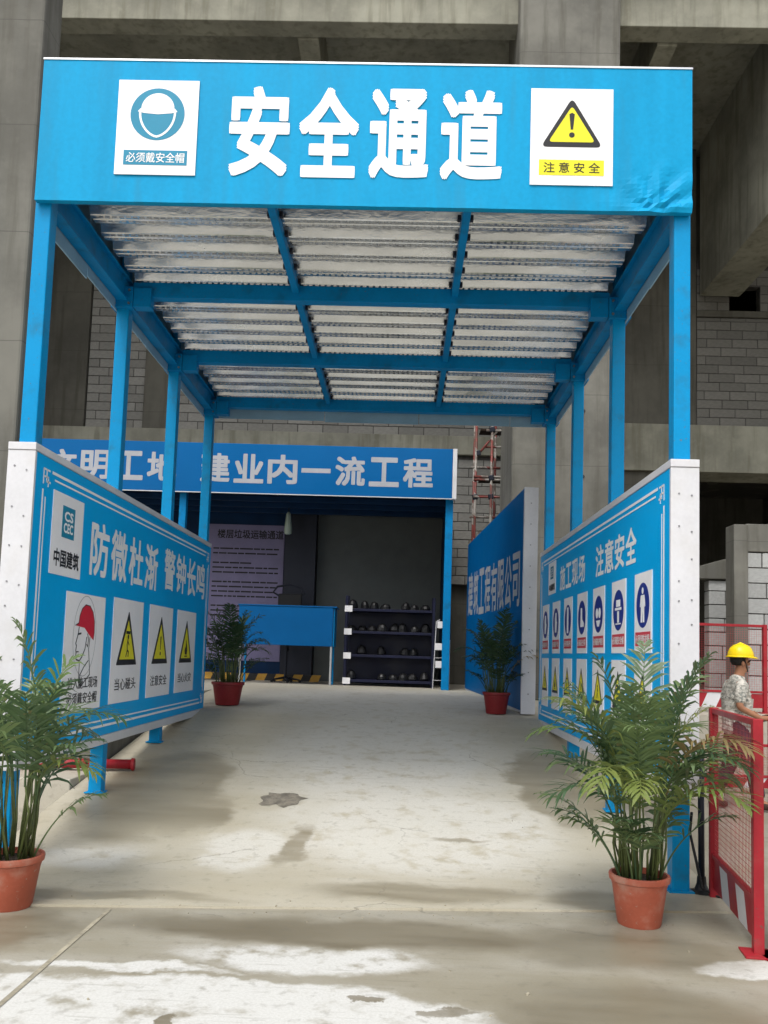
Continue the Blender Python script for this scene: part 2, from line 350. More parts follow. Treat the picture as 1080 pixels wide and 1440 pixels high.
def text(fr, body, u0, u1, v0, v1, material, parent, h0=0.001, h1=0.005, bold=0.02, name='lettering', fit=True, **kw):
    """lettering filling the box u0..u1, v0..v1 of a sign frame"""
    cu = bpy.data.curves.new(name, 'FONT'); cu.body = body; cu.resolution_u = 3; cu.fill_mode = 'FRONT'
    o = bpy.data.objects.new('tmp_text', cu); C.objects.link(o)
    bpy.context.view_layer.update()
    dg = bpy.context.evaluated_depsgraph_get(); me = bpy.data.meshes.new_from_object(o.evaluated_get(dg))
    bpy.data.objects.remove(o); bpy.data.curves.remove(cu)
    V = [v.co.copy() for v in me.vertices]; Fc = [tuple(p.vertices) for p in me.polygons]; bpy.data.meshes.remove(me)
    x0, x1 = min(v.x for v in V), max(v.x for v in V); y0, y1 = min(v.y for v in V), max(v.y for v in V)
    sx, sy = (u1-u0)/(x1-x0), (v1-v0)/(y1-y0)
    bu, bv = bold*sx, bold*sy                      # stroke weight: the glyph laid down again, shifted, in thin film layers
    sx, sy = (u1-u0-2*bu)/(x1-x0), (v1-v0-2*bv)/(y1-y0)
    k8 = [(0, 0)]+([(1, 0), (0.9, 0.9), (0, 1), (-0.9, 0.9), (-1, 0), (-0.9, -0.9), (0, -1), (0.9, -0.9)] if bold else [])
    mb = MB()
    for i, (a, b) in enumerate(k8):
        h = h0+0.00022*i
        mb.add([fr.pt(u0+bu*(1+a)+(v.x-x0)*sx, v0+bv*(1+b)+(v.y-y0)*sy, h) for v in V], Fc)
    o = mb.build(name, material, parent); return props(o, **kw)
rnd = random.Random(7)

# ------------------------------------------------------------------ the setting: ground, ramp, platform
def zramp(y):
    if y < 0: return 0.0
    if y < 0.8: return 0.148*y*y/1.6
    if y < 5.4: return 0.148*(y-0.4)
    if y < 9.6: return 0.74+(0.95-0.74)*(1-((9.6-y)/4.2)**2.2)
    return 0.95
bm = MB()
N = 40; gx = [-300, -120, -40, -15]+[-9+0.5*i for i in range(37)]+[15, 40, 120, 300]
gy = [-300, -120, -40, -15]+[-9+0.5*i for i in range(30)]
vs_ = [(x, y, 0.0) for y in gy for x in gx]; nx = len(gx)
bm.add(vs_, [(j*nx+i, j*nx+i+1, (j+1)*nx+i+1, (j+1)*nx+i) for j in range(len(gy)-1) for i in range(nx-1)])
bm.build('ground', M['ground'], kind='structure')
RW = 2.66
bm = MB()
ys = [-0.72+0.2*i for i in range(4)]+[0.1*i for i in range(0, 60)]+[6+0.3*i for i in range(13)]
ys = sorted(set(round(y, 3) for y in ys))
row = []
for k, y in enumerate(ys):
    for sx in (-RW, -1.3, 0, 1.3, RW):
        yy = y+(sx*0.096 if k == 0 else (sx*0.05 if k == 1 else 0))
        row.append((sx, yy, zramp(y)+0.014))
    row.append((RW, row[-1][1], -0.05)); row.append((-RW, row[-6][1], -0.05))
n = 7; fs = []
for j in range(len(ys)-1):
    for i in range(4): fs.append((j*n+i, j*n+i+1, (j+1)*n+i+1, (j+1)*n+i))
    fs.append((j*n+4, j*n+5, (j+1)*n+5, (j+1)*n+4)); fs.append((j*n+6, j*n, (j+1)*n, (j+1)*n+6))
fs.append((6, 5, 4, 3, 2, 1, 0))
bm.add(row, fs)
bm.build('ramp', M['ramp'], kind='structure')
M['joint'] = mat('joint_filler', (0.30, 0.272, 0.205), 0.9, var=0.3, scale=8, bstr=0.4)
MB().add([(-1.33, -0.90, 0.004), (-1.302, -0.90, 0.004), (-1.308, -3.4, 0.004), (-1.335, -3.4, 0.004)], [(0, 3, 2, 1)]).build('joint_strip', M['joint'], kind='structure')
bm = MB(); rg = random.Random(3)
for i in range(75):
    x, y = rg.uniform(-2.3, 2.4), rg.uniform(-2.6, 3.5)
    if rg.random() < 0.5: y = rg.gauss(-0.75, 0.12)
    q = rg.uniform(0.002, 0.006)*(1.4 if rg.random() < 0.08 else 1); zb = zramp(y)+(0.014 if y > -0.72+x*0.096 else 0)
    c = Vector((x, y, zb+q*0.4)); a = rg.uniform(0, 3)
    bm.obox(c, Vector((math.cos(a), math.sin(a), 0.2))*q, Vector((-math.sin(a), math.cos(a), 0.1))*q*0.7, (0, 0.1*q, q*0.5))
bm.build('grit', M['joint'], kind='stuff', label='scattered grit and small stones on the concrete', cat='grit')
bm = MB(); bm.box(-14, -RW-0.004, 5.55, 22, -0.1, 0.93); bm.box(RW+0.004, 14, 5.2, 22, -0.1, 0.93); bm.box(-RW-0.003, RW+0.003, 9.62, 22, 0.2, 0.955)
bm.build('platform', M['platform'], kind='structure')

# ------------------------------------------------------------------ the concrete building over the yard
bld = thing('concrete_building', 'unfinished dark concrete building towering behind and above the blue walkway', 'building', (0, 9, 0.93))
def box(name, mt, parent, *a, bevel=0.012, **kw): return MB().box(*a).build(name, mt, parent, bevel=bevel, **kw)
box('slab', M['beam_conc'], bld, -13, 13, 7.75, 22, 13.6, 14.0)
box('front_beam', M['beam_conc'], bld, -13, 13, 8.0, 8.4, 12.72, 13.59)
for x0, x1, z0 in ((-1.82, -1.44, 12.70), (4.69, 5.05, 12.68), (-7.9, -7.4, 12.70)):
    box('ceiling_beam', M['beam_conc'], bld, x0, x1, 8.42, 12.98, z0, 13.595)
box('ceiling_beam', M['beam_conc'], bld, 7.0, 7.9, 8.42, 12.9, 10.0, 13.595)
box('column', M['column'], bld, -5.2, -3.70, 2.5, 2.95, -0.05, 13.58, bevel=0.03, label='pale grey concrete column at the left edge')
box('column', M['column'], bld, 2.13, 3.86, 7.7, 9.4, 0.9, 13.59, bevel=0.05, label='broad pale concrete column behind the right posts')
bm = MB()
for z in (4.6, 5.7, 6.8, 8.0):
    for x in (2.75, 3.3): bm.tube([(x, 7.70, z), (x, 7.688, z)], 0.028, 10)
bm.build('tie_hole', M['black_paint'], bld, kind='stuff')
# rear frame of the building at Y = 13
YB = 13.0
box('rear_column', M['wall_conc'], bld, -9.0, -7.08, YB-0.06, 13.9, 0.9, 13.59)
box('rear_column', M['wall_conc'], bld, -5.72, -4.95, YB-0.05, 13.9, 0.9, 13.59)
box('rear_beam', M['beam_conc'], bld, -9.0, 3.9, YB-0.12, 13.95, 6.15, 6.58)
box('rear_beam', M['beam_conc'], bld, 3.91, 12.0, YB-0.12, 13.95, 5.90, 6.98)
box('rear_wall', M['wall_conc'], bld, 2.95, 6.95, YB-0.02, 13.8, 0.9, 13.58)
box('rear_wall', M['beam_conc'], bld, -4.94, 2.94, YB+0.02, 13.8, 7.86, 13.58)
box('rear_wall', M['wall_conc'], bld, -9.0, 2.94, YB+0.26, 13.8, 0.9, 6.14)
box('side_wall', M['wall_conc'], bld, -9.4, -9.01, 7.8, 13.9, 0.9, 13.59)
box('side_wall', M['wall_conc'], bld, 12.0, 12.4, 7.8, 21.9, 0.9, 13.59)
box('room_wall', M['wall_conc'], bld, 3.0, 12.4, 21.5, 21.9, 0.9, 13.59)
box('room_wall', M['wall_conc'], bld, 6.2, 6.5, 13.9, 21.4, 0.9, 13.59)
box('room_ceiling', M['wall_conc'], bld, 6.5, 12.0, 13.96, 21.4, 6.98, 7.2)
box('lintel', M['wall_conc'], bld, 6.96, 11.9, YB-0.03, 13.6, 9.55, 9.70)
box('rear_wall', M['wall_conc'], bld, 9.41, 12.0, YB-0.01, 13.8, 6.99, 13.58)
box('rear_wall', M['wall_conc'], bld, 6.96, 9.40, YB+0.27, 13.8, 10.75, 13.58)
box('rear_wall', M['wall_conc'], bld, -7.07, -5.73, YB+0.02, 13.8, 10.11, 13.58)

# blocks: one shared mesh, each block an object of its own
bmm = bmesh.new(); bmesh.ops.create_cube(bmm, size=1.0)
bmesh.ops.bevel(bmm, geom=list(bmm.edges), offset=0.018, segments=1, affect='EDGES')
def block_mesh(material):
    me = bpy.data.meshes.new('block'); bmm.to_mesh(me); me.materials.append(material); return me
M['block_lit'] = mat('lit_aerated_block', (0.215, 0.21, 0.19), 0.9, var=0.14, scale=6, fine=80, bstr=0.3, rand=0.16)  # lighter copy of the block colour, imitates stronger light on the left walls
BLK, BLKP, BLKL = block_mesh(M['block']), block_mesh(M['block_pale']), block_mesh(M['block_lit'])
def block_field(parent, me, o, ex, L, z0, z1, course=0.205, length=0.58, thick=0.2, gap=0.018, hole=None, top=None, out=0.0):
    """courses of blocks along ex from o, thickness behind; ends cut flush"""
    ex = Vector(ex).normalized(); nrm = Vector((ex.y, -ex.x, 0)); ang = math.atan2(ex.y, ex.x)
    k = 0; z = z0
    while z+0.08 < z1:
        h = min(course, z1-z)
        u = -(length*(0.5 if k % 2 else 0.0)+rnd.uniform(0, 0.12))
        while u < L:
            a, b = max(u, 0), min(u+length, L)
            u += length
            if b-a < 0.07: continue
            if hole and a < hole[1] and b > hole[0] and z < hole[3]-0.02 and z+h > hole[2]+0.02:
                for (a2, b2) in ((a, hole[0]), (hole[1], b)):
                    if b2-a2 > 0.07: segs = [(a2, b2)]; place(parent, me, o, ex, nrm, ang, a2, b2, z, h, thick, gap)
                continue
            if top and z+h > top((a+b)/2): continue
            place(parent, me, o, ex, nrm, ang, a, b, z, h, thick, gap)
        z += course; k += 1
def place(parent, me, o, ex, nrm, ang, a, b, z, h, thick, gap):
    ob = bpy.data.objects.new('block', me)
    c = Vector(o)+ex*((a+b)/2)-nrm*(thick/2)+nrm*rnd.uniform(-0.006, 0.006); c.z = z+h/2
    link(ob, parent, c); ob.scale = (b-a-gap, thick, h-gap); ob.rotation_euler = (0, 0, ang+rnd.uniform(-0.004, 0.004))
def infill(x0, x1, z0, z1, **kw):
    wl = box('infill_wall', M['mortar'], bld, x0, x1, YB+0.03, YB+0.25, z0, z1, bevel=0)
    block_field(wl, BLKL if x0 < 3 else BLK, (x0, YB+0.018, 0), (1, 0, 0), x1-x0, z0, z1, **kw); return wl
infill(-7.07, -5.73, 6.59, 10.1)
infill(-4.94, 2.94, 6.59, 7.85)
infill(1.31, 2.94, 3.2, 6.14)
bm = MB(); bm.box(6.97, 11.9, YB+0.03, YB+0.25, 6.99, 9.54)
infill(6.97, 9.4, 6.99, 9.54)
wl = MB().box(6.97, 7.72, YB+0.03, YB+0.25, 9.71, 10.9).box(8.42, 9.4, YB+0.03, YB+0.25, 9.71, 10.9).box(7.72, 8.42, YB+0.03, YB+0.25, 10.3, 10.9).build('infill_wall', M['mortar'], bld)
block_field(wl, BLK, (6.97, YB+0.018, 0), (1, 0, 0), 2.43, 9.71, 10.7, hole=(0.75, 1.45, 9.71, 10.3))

# block walls rising on the right of the platform
bw = thing('block_wall', 'pale grey block wall with clean courses rising at the right edge', 'wall', (6.4, 7.8, 0.93))
MB().box(5.9, 7.6, 7.53, 7.72, 0.93, 3.40).build('mortar_core', M['mortar'], bw)
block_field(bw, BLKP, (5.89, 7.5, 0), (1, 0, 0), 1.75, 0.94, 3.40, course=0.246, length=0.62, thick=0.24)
MB().box(5.87, 7.6, 7.49, 7.76, 3.41, 3.86).build('top_beam', M['column'], bw, bevel=0.012)
MB().box(5.66, 5.885, 7.44, 7.80, 0.93, 3.84).build('corner_post', M['column'], bw, bevel=0.012)
bw2 = thing('block_wall', 'dim grey low block wall with a sloping top in the dark opening', 'wall', (6.4, 9.2, 0.93))
MB().box(5.9, 8.2, 9.23, 9.42, 0.93, 3.05).build('mortar_core', M['mortar'], bw2)
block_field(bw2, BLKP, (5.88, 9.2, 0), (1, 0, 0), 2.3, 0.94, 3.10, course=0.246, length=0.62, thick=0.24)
bm = MB(); bm.add([(5.55, 9.15, 3.12), (8.2, 9.15, 3.12), (8.2, 9.15, 4.1), (5.55, 9.15, 3.30), (5.55, 9.5, 3.12), (8.2, 9.5, 3.12), (8.2, 9.5, 4.1), (5.55, 9.5, 3.30)],
    [(0, 1, 2, 3), (5, 4, 7, 6), (3, 2, 6, 7), (0, 4, 5, 1), (0, 3, 7, 4), (1, 5, 6, 2)])
bm.build('sloping_cap', M['column'], bw2, bevel=0.01)

# ------------------------------------------------------------------ the blue walkway canopy
can = thing('walkway_canopy', 'blue steel walkway canopy on eight posts with ribbed galvanised roof', 'canopy', (0, 2.8, 0))
BAY = 1.856; PX = 2.4; HP = 0.061
for sx in (-1, 1):
    for k in range(4):
        y = k*BAY; b = zramp(y)
        MB().box(sx*PX-HP, sx*PX+HP, y-HP, y+HP, b, 5.0).build('post', M['post_blue'], can, bevel=0.008)
        MB().box(sx*PX-0.088, sx*PX+0.088, y-0.088, y+0.088, b+0.012, b+0.024).build('base_plate', M['post_blue'], can, bevel=0.003)
        if k:
            MB().box(sx*PX-0.105, sx*PX+0.105, y-0.105, y+0.105, 4.86, 5.07).build('collar', M['beam_blue'], can, bevel=0.006)
            bm = MB()
            for dx in (-0.07, 0.07):
                for zz in (4.90, 5.03): bm.tube([(sx*PX+dx, y-0.105, zz), (sx*PX+dx, y-0.118, zz)], 0.013, 6)
            bm.build('bolts', M['screw'], can)
            gx0 = sx*(PX-0.11)
            MB().box(min(gx0, gx0-sx*0.17), max(gx0, gx0-sx*0.17), y-0.10, y+0.02, 4.87, 5.06).build('gusset', M['beam_blue'], can, bevel=0.004)
    # channel side beam: web and two flanges
    x = sx*PX
    bm = MB(); bm.box(x-0.02, x+0.02, -0.05, 5.66, 4.955, 5.15); bm.box(x-0.055, x+0.055, -0.05, 5.66, 4.93, 4.954); bm.box(x-0.055, x+0.055, -0.05, 5.66, 5.151, 5.172)
    bm.build('side_beam', M['beam_blue'], can, bevel=0.004)
for k in range(4):
    y = k*BAY+(0.03 if k == 0 else 0)
    bm = MB(); bm.box(-2.31, 2.31, y-0.055, y+0.055, 4.985, 5.135)
    bm.build('cross_beam', M['beam_blue'], can, bevel=0.006)
for x in (-0.72, 0.82):
    for k in range(3):
        MB().box(x-0.032, x+0.032, k*BAY+0.058, (k+1)*BAY-0.058, 5.055, 5.134).build('purlin', M['beam_blue'], can, bevel=0.004)
bm = MB()
for x in (-0.72, 0.82):
    for i in range(18):
        y = 0.07+i*0.31+0.05
        if min(abs(y-k*BAY) for k in range(4)) < 0.1: continue
        for sx in (-1, 1): bm.box(x+sx*0.05-0.014, x+sx*0.05+0.014, y-0.02, y+0.025, 5.10, 5.14)
bm.build('purlin_clips', M['dark_metal'], can, kind='stuff')
# ribbed deck: sheets of two ribs, lapped
def sheet_profile(y0, per=0.31, n=2):
    pr = []
    for i in range(n):
        a = y0+i*per
        pr += [(a, 5.256), (a+0.045, 5.256), (a+0.053, 5.249), (a+0.061, 5.256), (a+0.108, 5.256), (a+0.158, 5.152), (a+0.166, 5.144), (a+0.215, 5.142), (a+0.225, 5.148), (a+0.235, 5.142), (a+0.288, 5.142), (a+0.298, 5.256)]
    return pr
bm0 = MB(); pr = sheet_profile(0); th = 0.002
vs_ = []
XS = [-2.29+4.58*i/12 for i in range(13)]
for x in XS:
    for (y, z) in pr: vs_.append((x, y, z))
k = len(pr)
fs = [(i*k+j, i*k+j+1, (i+1)*k+j+1, (i+1)*k+j) for i in range(12) for j in range(k-1)]
bm0.add(vs_, fs)
sheet_me = bm0.mesh('roof_sheet'); sheet_me.materials.append(M['deck'])
for i in range(9):
    o = bpy.data.objects.new('roof_sheet', sheet_me); link(o, can, (rnd.uniform(-0.012, 0.012), 0.07+i*0.62, rnd.uniform(-0.002, 0.002)+ (0.0015 if i % 2 else 0)))
    so = o.modifiers.new('thickness', 'SOLIDIFY'); so.thickness = 0.0015
# rows of pressed dimples along each low flange
bm = MB()
for i in range(18):
    for q in (0.192, 0.262):
        y = 0.07+i*0.31+q
        for j in range(76):
            x = -2.2+j*0.058+rnd.uniform(-0.003, 0.003)
            if any(abs(x-px) < 0.05 for px in (-0.72, 0.82)): continue
            bm.obox((x, y, 5.1395), (0.018, 0, 0), (0, 0.008, 0), (0, 0, 0.0035))
bm.build('dimple_rows', M['deck'], can, kind='stuff')
# skirts that close the roof sides and rear, and the upper deck
for sx in (-1, 1):
    x = sx*2.462
    for a, b in ((0.0, 1.02), (1.03, 2.75), (2.76, 4.3), (4.31, 5.78)):
        MB().box(min(x, x+sx*0.012), max(x, x+sx*0.012), a, b, 4.83+rnd.uniform(-0.02, 0.02), 5.95).build('side_skirt', M['skirt'], can, bevel=0)
for a, b in ((-2.46, -0.8), (-0.79, 0.55), (0.56, 1.85), (1.86, 2.46)):
    MB().box(a, b, 5.775, 5.788, 4.89+rnd.uniform(-0.012, 0.012), 5.95).build('rear_skirt', M['skirt'], can)
MB().box(-2.45, 2.45, 0.0, 5.74, 5.90, 5.945).build('upper_deck', M['galv_edge'], can)
for sx in (-1, 1):
    for k in range(4):
        y = min(max(k*BAY, 0.05), 5.6)
        MB().box(sx*2.40-0.04, sx*2.40+0.04, y-0.04, y+0.04, 5.173, 5.899).build('upper_post', M['beam_blue'], can)

# ---- the front sign across the canopy
FY = -0.125
fs_ = thing('entrance_sign', 'wide sky blue banner sign across the canopy front with white characters', 'sign', (0, -0.1, 4.9))
X0, X1, Z0, Z1 = -2.44, 2.45, 4.905, 6.02
bm = MB(); nu, nv = 120, 32
def wr(x, z):
    """how far the film stands off its frame: faint sag, crumples at the lower right corner"""
    d = 0.0022*noise.noise(Vector((x*1.3, z*0.5, 3)))+0.0012*noise.noise(Vector((x*9, z*1.2, 9)))
    cx, cz = x-X1, z-Z0
    wgt = math.exp(-((cx+0.22)/0.30)**2-((cz-0.10)/0.20)**2)
    a = math.atan2(cz-0.02, cx+0.25)
    d += wgt*(0.016*math.sin(7*a+9*math.hypot(cx, cz))+0.012*noise.noise(Vector((x*14, z*14, 0))))
    e = math.exp(-((z-Z0)/0.05)**2)
    return d+e*0.004*noise.noise(Vector((x*3, 0, 7)))
vs_ = [(X0+(X1-X0)*i/nu, FY-wr(X0+(X1-X0)*i/nu, Z0+(Z1-Z0)*j/nv), Z0+(Z1-Z0)*j/nv) for j in range(nv+1) for i in range(nu+1)]
n = nu+1
fs = [(j*n+i, j*n+i+1, (j+1)*n+i+1, (j+1)*n+i) for j in range(nv) for i in range(nu)]
kb = len(vs_)
edge = [i for i in range(n)]+[j*n+nu for j in range(1, nv+1)]+[nv*n+i for i in range(nu-1, -1, -1)]+[j*n for j in range(nv-1, 0, -1)]
back = [(vs_[q][0], FY+0.05, vs_[q][2]) for q in edge]; ke = len(edge)
fs += [(edge[(i+1) % ke], edge[i], kb+i, kb+(i+1) % ke) for i in range(ke)]; fs.append(tuple(kb+i for i in range(ke)))
bm.add(vs_+back, fs)
ban = bm.build('banner_face', M['banner_blue'], fs_, smooth=False)
MB().box(X0-0.004, X1+0.004, FY-0.006, FY+0.056, Z1-0.004, Z1+0.012).build('top_trim', M['galv_edge'], fs_, bevel=0.002)
F = Fr((0, FY-0.0045, 0), (1, 0, 0), (0, 0, 1))
for ch, a, b in (('安', -1.0, -0.545), ('全', -0.475, -0.025), ('通', 0.055, 0.50), ('道', 0.585, 1.046)):
    text(F, ch, a, b, 5.118, 5.828, M['print_white'], fs_, bold=0.028, name='character')
def plate(parent, fr, wd, ht, th=0.006, h=0.0, name='sign_plate', **kw):
    return MB().flat(fr, rect(0, wd, 0, ht), h, h+th).build(name, M['plate_white'], parent, **kw)
# helmet sign
f = F.sub(-1.85, 5.113); p = plate(fs_, f, 0.61, 0.745, label='white sign plate with blue safety helmet pictogram')
f = Fr(f.pt(0, 0, 0.006), f.ex, f.ey)
MB().flat(f, circ(0.305, 0.475, 0.205, 48), 0.0005, 0.002).build('blue_disc', M['sign_teal'], p)
bm = MB()
dome = [(0.305+0.125*math.cos(a), 0.515+0.125*math.sin(a)) for a in [math.pi*i/20 for i in range(21)]]
bm.flat(f, dome, 0.0022, 0.0035)
bm.flat(f, [(0.155, 0.495), (0.20, 0.483), (0.305, 0.474), (0.41, 0.483), (0.455, 0.495), (0.435, 0.519), (0.175, 0.519)], 0.0022, 0.0036)
fo = [(0.305+0.132*math.cos(a), 0.487+0.19*math.sin(a)*(1-0.12*abs(math.cos(a)))) for a in [math.pi+math.pi*i/26 for i in range(27)]]
bm.stroke(f, fo, 0.016, 0.0022, 0.0035)
bm.build('helmet_pictogram', M['print_white'], p)
c = MB().flat(f, rect(0.065, 0.545, 0.075, 0.19), 0.0005, 0.002).build('caption_band', M['sign_teal'], p)
text(f, '必须戴安全帽', 0.085, 0.525, 0.093, 0.172, M['print_white'], p, 0.0022, 0.003, 0.008, 'caption')
# caution sign
f = F.sub(1.253, 5.092); p = plate(fs_, f, 0.61, 0.752, label='white sign plate with yellow caution triangle')
f = Fr(f.pt(0, 0, 0.006), f.ex, f.ey)
MB().flat(f, rtri(0.305, 0.295, 0.455, 0.385, 0.03), 0.0005, 0.002).build('triangle_edge', M['ink_black'], p)
MB().flat(f, rtri(0.305, 0.333, 0.345, 0.283, 0.02), 0.0022, 0.003).build('triangle_field', M['sign_yellow'], p)
bm = MB(); bm.flat(f, [(0.285, 0.55), (0.305, 0.562), (0.325, 0.55), (0.314, 0.43), (0.296, 0.43)], 0.0032, 0.004); bm.flat(f, circ(0.305, 0.388, 0.021, 16), 0.0032, 0.004)
bm.build('exclamation_mark', M['ink_black'], p)
MB().flat(f, rect(0.065, 0.545, 0.075, 0.195), 0.0005, 0.002).build('caption_band', M['sign_yellow'], p)
text(f, '注 意 安 全', 0.10, 0.515, 0.095, 0.175, M['ink_black'], p, 0.0022, 0.003, 0.006, 'caption')

# ---- side boards of the walkway
def fret(bm, f, u, v, su, sv, h=0.0015):
    """small corner fret of the white border"""
    s = 0.055; w_ = 0.014
    for pts in ([(0, 0), (2*s, 0)], [(0, 0), (0, 2*s)], [(s, 0), (s, 1.6*s)], [(0, s), (1.6*s, s)], [(1.6*s, s), (1.6*s, 2.2*s)], [(s, 1.6*s), (2.2*s, 1.6*s)]):
        bm.stroke(f, [(u+su*a, v+sv*b) for a, b in pts], w_, 0.001, h)
def border(parent, f, u0, u1, v0, v1):
    bm = MB()
    for d, wd in ((0.0, 0.022), (0.05, 0.014)):
        a, b, c_, e = u0+d, u1-d, v0+d, v1-d
        g = 0.16
        for pts in ([(a+g, c_), (b-g, c_)], [(a+g, e), (b-g, e)], [(a, c_+g), (a, e-g)], [(b, c_+g), (b, e-g)]):
            bm.stroke(f, pts, wd, 0.001, 0.003)
    for (u, v, su, sv) in ((u0, v0, 1, 1), (u1, v0, -1, 1), (u0, v1, 1, -1), (u1, v1, -1, -1)): fret(bm, f, u, v, su, sv, 0.003)
    return bm.build('border_line', M['print_white'], parent)
YA, YE, PZ0, PZ1 = -0.13, 5.62, 0.695, 3.05
def side_board(sx, label):
    t = thing('safety_board', label, 'notice board', (sx*PX, 2.7, 0.7))
    xi, xo = sx*2.30, sx*2.50
    a, b = min(xi+sx*0.012, xo-sx*0.006), max(xi+sx*0.012, xo-sx*0.006)
    pb = 0.0
    MB().box(a, b, YA+0.006, YE-0.006, PZ0+0.006, PZ1-0.006).build('core', M['white'], t)
    MB().box(min(xi, xi+sx*0.010), max(xi, xi+sx*0.010), YA+0.03, YE-0.01, PZ0+0.085, PZ1-0.055).build('printed_panel', M['board_blue'], t)
    MB().box(min(xi-sx*0.006, xo), max(xi-sx*0.006, xo), YA-0.012, YE, PZ1-0.05, PZ1+0.006).build('top_trim', M['white'], t, bevel=0.004)
    MB().box(min(xi-sx*0.004, xo), max(xi-sx*0.004, xo), YA+0.002, YE, PZ0-0.004, PZ0+0.08).build('bottom_trim', M['white'], t, bevel=0.004)
    MB().box(min(xi-sx*0.003, xo), max(xi-sx*0.003, xo), YA-0.006, YA+0.024, PZ0+0.082, PZ1-0.052).build('end_cap', M['white'], t, bevel=0.003)
    bm = MB()
    for i in range(9):
        for k in (0.055, 0.145):
            z = PZ0+0.25+i*0.26+rnd.uniform(-0.09, 0.09)+(0.09 if k > 0.1 else 0)
            if z < PZ1-0.08: bm.tube([(sx*(2.30+k), YA-0.006, z), (sx*(2.30+k), YA-0.011, z)], 0.0065, 8)
    bm.build('screw_heads', M['screw'], t, kind='stuff')
    return t
# left board
lb = side_board(-1, 'left blue safety board with red helmet sign and caution triangles in walkway')
FL = Fr((-2.30, 0, 0), (0, 1, 0), (0, 0, 1))
border(lb, FL, 0.03, 5.50, PZ0+0.17, PZ1-0.15)
def wtext(fr, body, u0, u1, v0, v1, mt, parent, **kw):
    n = len(body); s = (u1-u0)/n
    for i, ch in enumerate(body): text(fr, ch, u0+s*(i+0.06), u0+s*(i+0.94), v0, v1, mt, parent, name='character', **kw)
wtext(FL, '防微杜渐', 1.03, 3.12, 2.20, 2.68, M['print_white'], lb, bold=0.022)
wtext(FL, '警钟长鸣', 3.32, 5.36, 2.25, 2.72, M['print_white'], lb, bold=0.022)
def logo(fr, wd, ht, parent, cap):
    p = plate(parent, fr, wd, ht, label='white plate with teal square emblem and black characters')
    f = Fr(fr.pt(0, 0, 0.006), fr.ex, fr.ey)
    MB().flat(f, rect(wd*0.30, wd*0.70, ht*0.47, ht*0.86), 0.0005, 0.002).build('emblem_square', M['sign_teal'], p)
    text(f, 'CS', wd*0.36, wd*0.64, ht*0.675, ht*0.80, M['print_white'], p, 0.0022, 0.003, 0.03, 'emblem')
    text(f, 'CEC', wd*0.35, wd*0.65, ht*0.53, ht*0.655, M['print_white'], p, 0.0022, 0.003, 0.03, 'emblem')
    text(f, cap, wd*0.10, wd*0.92, ht*0.10, ht*0.32, M['ink_black'], p, 0.0005, 0.002, 0.025, 'caption')
logo(FL.sub(0.225, 2.135), 0.625, 0.645, lb, '中国建筑')
# helmet head sign
f = FL.sub(0.60, 1.04); p = plate(lb, f, 0.90, 0.985, label='white plate with a head in a red helmet')
f = Fr(f.pt(0, 0, 0.006), f.ex, f.ey)
bm = MB()
ov = circ(0.44, 0.63, 0.26, 40, 0.34); bm.stroke(f, ov+[ov[0]], 0.006, 0.0004, 0.0012); bm.build('oval_outline', M['ink_grey'], p)
bm = MB()
hel = [(0.215, 0.715), (0.285, 0.735), (0.30, 0.80), (0.345, 0.86), (0.42, 0.895), (0.52, 0.89), (0.60, 0.84), (0.645, 0.76), (0.655, 0.66), (0.64, 0.60), (0.575, 0.625), (0.50, 0.66), (0.42, 0.70), (0.33, 0.705)]
bm.flat(f, hel, 0.0005, 0.002); bm.build('red_helmet', M['sign_red'], p)
bm = MB()
bm.stroke(f, hel[:10], 0.008, 0.0022, 0.003)
face = [(0.30, 0.70), (0.285, 0.64), (0.245, 0.565), (0.265, 0.545), (0.255, 0.51), (0.265, 0.485), (0.255, 0.455), (0.28, 0.43), (0.345, 0.42), (0.40, 0.455), (0.46, 0.52), (0.485, 0.62)]
bm.stroke(f, face, 0.012, 0.0005, 0.002)
bm.stroke(f, [(0.30, 0.645), (0.35, 0.65)], 0.016, 0.0005, 0.002); bm.stroke(f, [(0.27, 0.495), (0.315, 0.497)], 0.010, 0.0005, 0.002)
bm.stroke(f, [(0.50, 0.65), (0.53, 0.60), (0.515, 0.54), (0.49, 0.56)], 0.010, 0.0005, 0.002)
bm.stroke(f, [(0.56, 0.62), (0.545, 0.52), (0.59, 0.36), (0.60, 0.30), (0.40, 0.20), (0.355, 0.24), (0.35, 0.41)], 0.010, 0.0005, 0.002)
bm.stroke(f, [(0.40, 0.20), (0.375, 0.30), (0.46, 0.37), (0.55, 0.42)], 0.010, 0.0005, 0.002)
bm.build('head_drawing', M['ink_black'], p)
text(f, '进入施工现场', 0.12, 0.80, 0.185, 0.285, M['ink_black'], p, 0.0005, 0.002, 0.008, 'caption')
text(f, '必须戴安全帽', 0.12, 0.80, 0.055, 0.155, M['ink_black'], p, 0.0005, 0.002, 0.008, 'caption')
